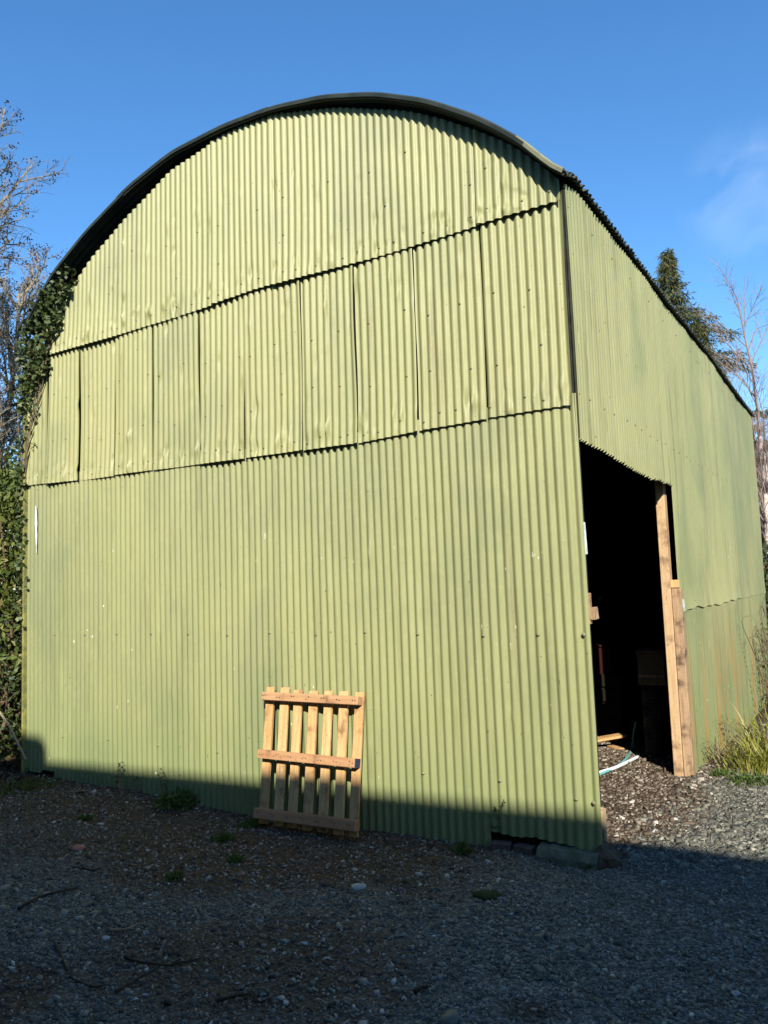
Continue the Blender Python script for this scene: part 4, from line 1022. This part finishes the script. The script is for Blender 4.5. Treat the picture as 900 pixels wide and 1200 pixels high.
# ------------------------------------------------------------------ house behind the photographer: its ridge throws the long shadow
HS = empty('house', (4.5, -10, 0), 'grey rendered farmhouse with a slate roof standing behind the photographer', 'house')
RIDGE_Y, RIDGE_Z, HX0, HX1 = -10.0, 7.385, -9.0, 14.0
b = MB()
ya, yb, ze = -7.0, -13.0, 4.75
prof = [(ya, -.3), (ya, ze), (RIDGE_Y, RIDGE_Z-.50), (yb, ze), (yb, -.3)]
V = [(HX0+.2, y, z) for y, z in prof]+[(HX1-.2, y, z) for y, z in prof]
b.add(V, [(0, 1, 2, 3, 4), (9, 8, 7, 6, 5)]+[(i, 5+i, 5+(i+1) % 5, (i+1) % 5) for i in (0, 3, 4)]); b.build('wall', M['stucco'], HS)
b = MB()
for (y0, z0, y1, z1) in ((ya+.3, ze-.16, RIDGE_Y, RIDGE_Z), (yb-.3, ze-.16, RIDGE_Y, RIDGE_Z)):
    V = [(HX0, y0, z0), (HX1, y0, z0), (HX1, y1, z1+.17), (HX0, y1, z1-.33)] ; V += [(x, y, z-.10) for x, y, z in V]
    b.add(V, [(0, 1, 2, 3), (7, 6, 5, 4), (0, 4, 5, 1), (1, 5, 6, 2), (2, 6, 7, 3), (3, 7, 4, 0)])
rf = b.build('roof', M['slate'], HS)
b = MB(); b.box((.90, -10.0, 6.98), .72, .6, .80, bev=.13); b.build('chimney', M['stucco'], rf)
for x in (-6.0, -1.5, 3.2, 7.6, 11.6):
    for z in (1.5, 3.7):
        if abs(x-3.2) < .1 and z < 2: continue
        b = MB(); b.box((x, -6.985, z), 1.1, .06, 1.3); w_ = b.build('window', M['glass'], HS)
        b = MB()
        for (dx, dz, sx, sz) in ((-.55, 0, .07, 1.37), (.55, 0, .07, 1.37), (0, .65, 1.17, .07), (0, -.65, 1.17, .07), (0, 0, .05, 1.3), (0, 0, 1.1, .04)): b.box((x+dx, -6.95+.004*(sx > .1), z+dz), sx, .04, sz)
        b.build('frame', M['frame'], w_)
b = MB(); b.box((3.2, -6.98, 1.0), 1.0, .07, 2.1); dr_ = b.build('door', M['door'], HS)
b = MB(); b.tube([(3.55, -6.93, 1.0), (3.55, -6.88, 1.0), (3.45, -6.88, 1.0)], .012, 6); b.build('handle', M['bolt'], dr_)

# ------------------------------------------------------------------ unseen evergreens added outside the frame to block sky light
for i, (x, y, h, r_, lb) in enumerate(((-10.5, -3.5, 9.5, 2.3, 'unseen tall cypress added to block sky light on the hedge side, nearest the barn'), (-11.5, -7.2, 10.5, 2.4, 'unseen tall cypress added to block sky light on the hedge side, nearest the house'), (9.3, 1.0, 5.2, 1.9, 'unseen rounded cypress added to block sky light across from the barn doorway'), (9.6, 5.0, 5.0, 1.9, 'unseen rounded cypress added to block sky light farther up from the barn doorway'))):
    t_ = shrub('sky_block_cypress', (x, y, h*.55), (r_, r_, h*.46), 5200, None, 'laurel', lb, 'tree', 'unseen cypresses added to block sky light', lsz=(.30, .16), stems=5)
    b = MB(); b.tube([(x, y, -.2), (x, y, h*.5)], [.22, .12], 8); b.build('trunk', M['stem'], t_)
# ------------------------------------------------------------------ light
AZ, EL = 33.0, 31.0          # sun azimuth from the gable's normal towards +x, elevation
sd = np.array([math.sin(R(AZ))*math.cos(R(EL)), -math.cos(R(AZ))*math.cos(R(EL)), math.sin(R(EL))])
ld = bpy.data.lights.new('sun', 'SUN'); ld.energy = 5.0; ld.angle = R(.43); ld.color = (1.0, .94, .83)
sun = bpy.data.objects.new('sun', ld); COL.objects.link(sun); sun.location = tuple(sd*60)
sun.rotation_euler = Vector(tuple(sd)).to_track_quat('Z', 'Y').to_euler()
wd = bpy.data.worlds.new('World'); SC.world = wd; wd.use_nodes = True; nt = wd.node_tree; nt.nodes.clear()
sky = nt.nodes.new('ShaderNodeTexSky'); sky.sky_type = 'NISHITA'; sky.sun_disc = False
sky.sun_elevation = R(EL); sky.sun_rotation = math.atan2(sd[0], sd[1]); sky.altitude = 0; sky.air_density = 1.0; sky.dust_density = .2; sky.ozone_density = 4.0
bg = nt.nodes.new('ShaderNodeBackground'); bg.inputs['Strength'].default_value = .128
wo = nt.nodes.new('ShaderNodeOutputWorld')
# a faint wisp of cloud low in the sky on the right
tc = nt.nodes.new('ShaderNodeTexCoord')
cdir = ray(872, 225); cdir = cdir/np.linalg.norm(cdir)
dot = nt.nodes.new('ShaderNodeVectorMath'); dot.operation = 'DOT_PRODUCT'; dot.inputs[1].default_value = tuple(cdir); nt.links.new(tc.outputs['Generated'], dot.inputs[0])
mr = nt.nodes.new('ShaderNodeMapRange'); mr.interpolation_type = 'SMOOTHSTEP'; mr.inputs[1].default_value = .9968; mr.inputs[2].default_value = .9995; nt.links.new(dot.outputs['Value'], mr.inputs[0])
nz = nt.nodes.new('ShaderNodeTexNoise'); nz.inputs['Scale'].default_value = 15; nz.inputs['Detail'].default_value = 5; nz.inputs['Distortion'].default_value = .6; nt.links.new(tc.outputs['Generated'], nz.inputs['Vector'])
mr2 = nt.nodes.new('ShaderNodeMapRange'); mr2.inputs[1].default_value = .38; mr2.inputs[2].default_value = .72; nt.links.new(nz.outputs['Fac'], mr2.inputs[0])
mu = nt.nodes.new('ShaderNodeMath'); mu.operation = 'MULTIPLY'; nt.links.new(mr.outputs[0], mu.inputs[0]); nt.links.new(mr2.outputs[0], mu.inputs[1])
mu2 = nt.nodes.new('ShaderNodeMath'); mu2.operation = 'MULTIPLY'; mu2.inputs[1].default_value = .10; nt.links.new(mu.outputs[0], mu2.inputs[0])
mx = nt.nodes.new('ShaderNodeMix'); mx.data_type = 'RGBA'; mx.inputs[7].default_value = (6.5, 7.4, 8.2, 1)
nt.links.new(mu2.outputs[0], mx.inputs[0]); hs = nt.nodes.new('ShaderNodeHueSaturation'); hs.inputs['Saturation'].default_value = 1.19; nt.links.new(sky.outputs[0], hs.inputs['Color']); nt.links.new(hs.outputs[0], mx.inputs[6]); nt.links.new(mx.outputs[2], bg.inputs[0]); nt.links.new(bg.outputs[0], wo.inputs[0])

vs = SC.view_settings; vs.view_transform = 'Standard'; vs.look = 'None'; vs.exposure = .85; vs.gamma = 1; vs.use_curve_mapping = False
SC.render.engine = 'CYCLES'; SC.cycles.use_denoising = True; SC.cycles.max_bounces = 8
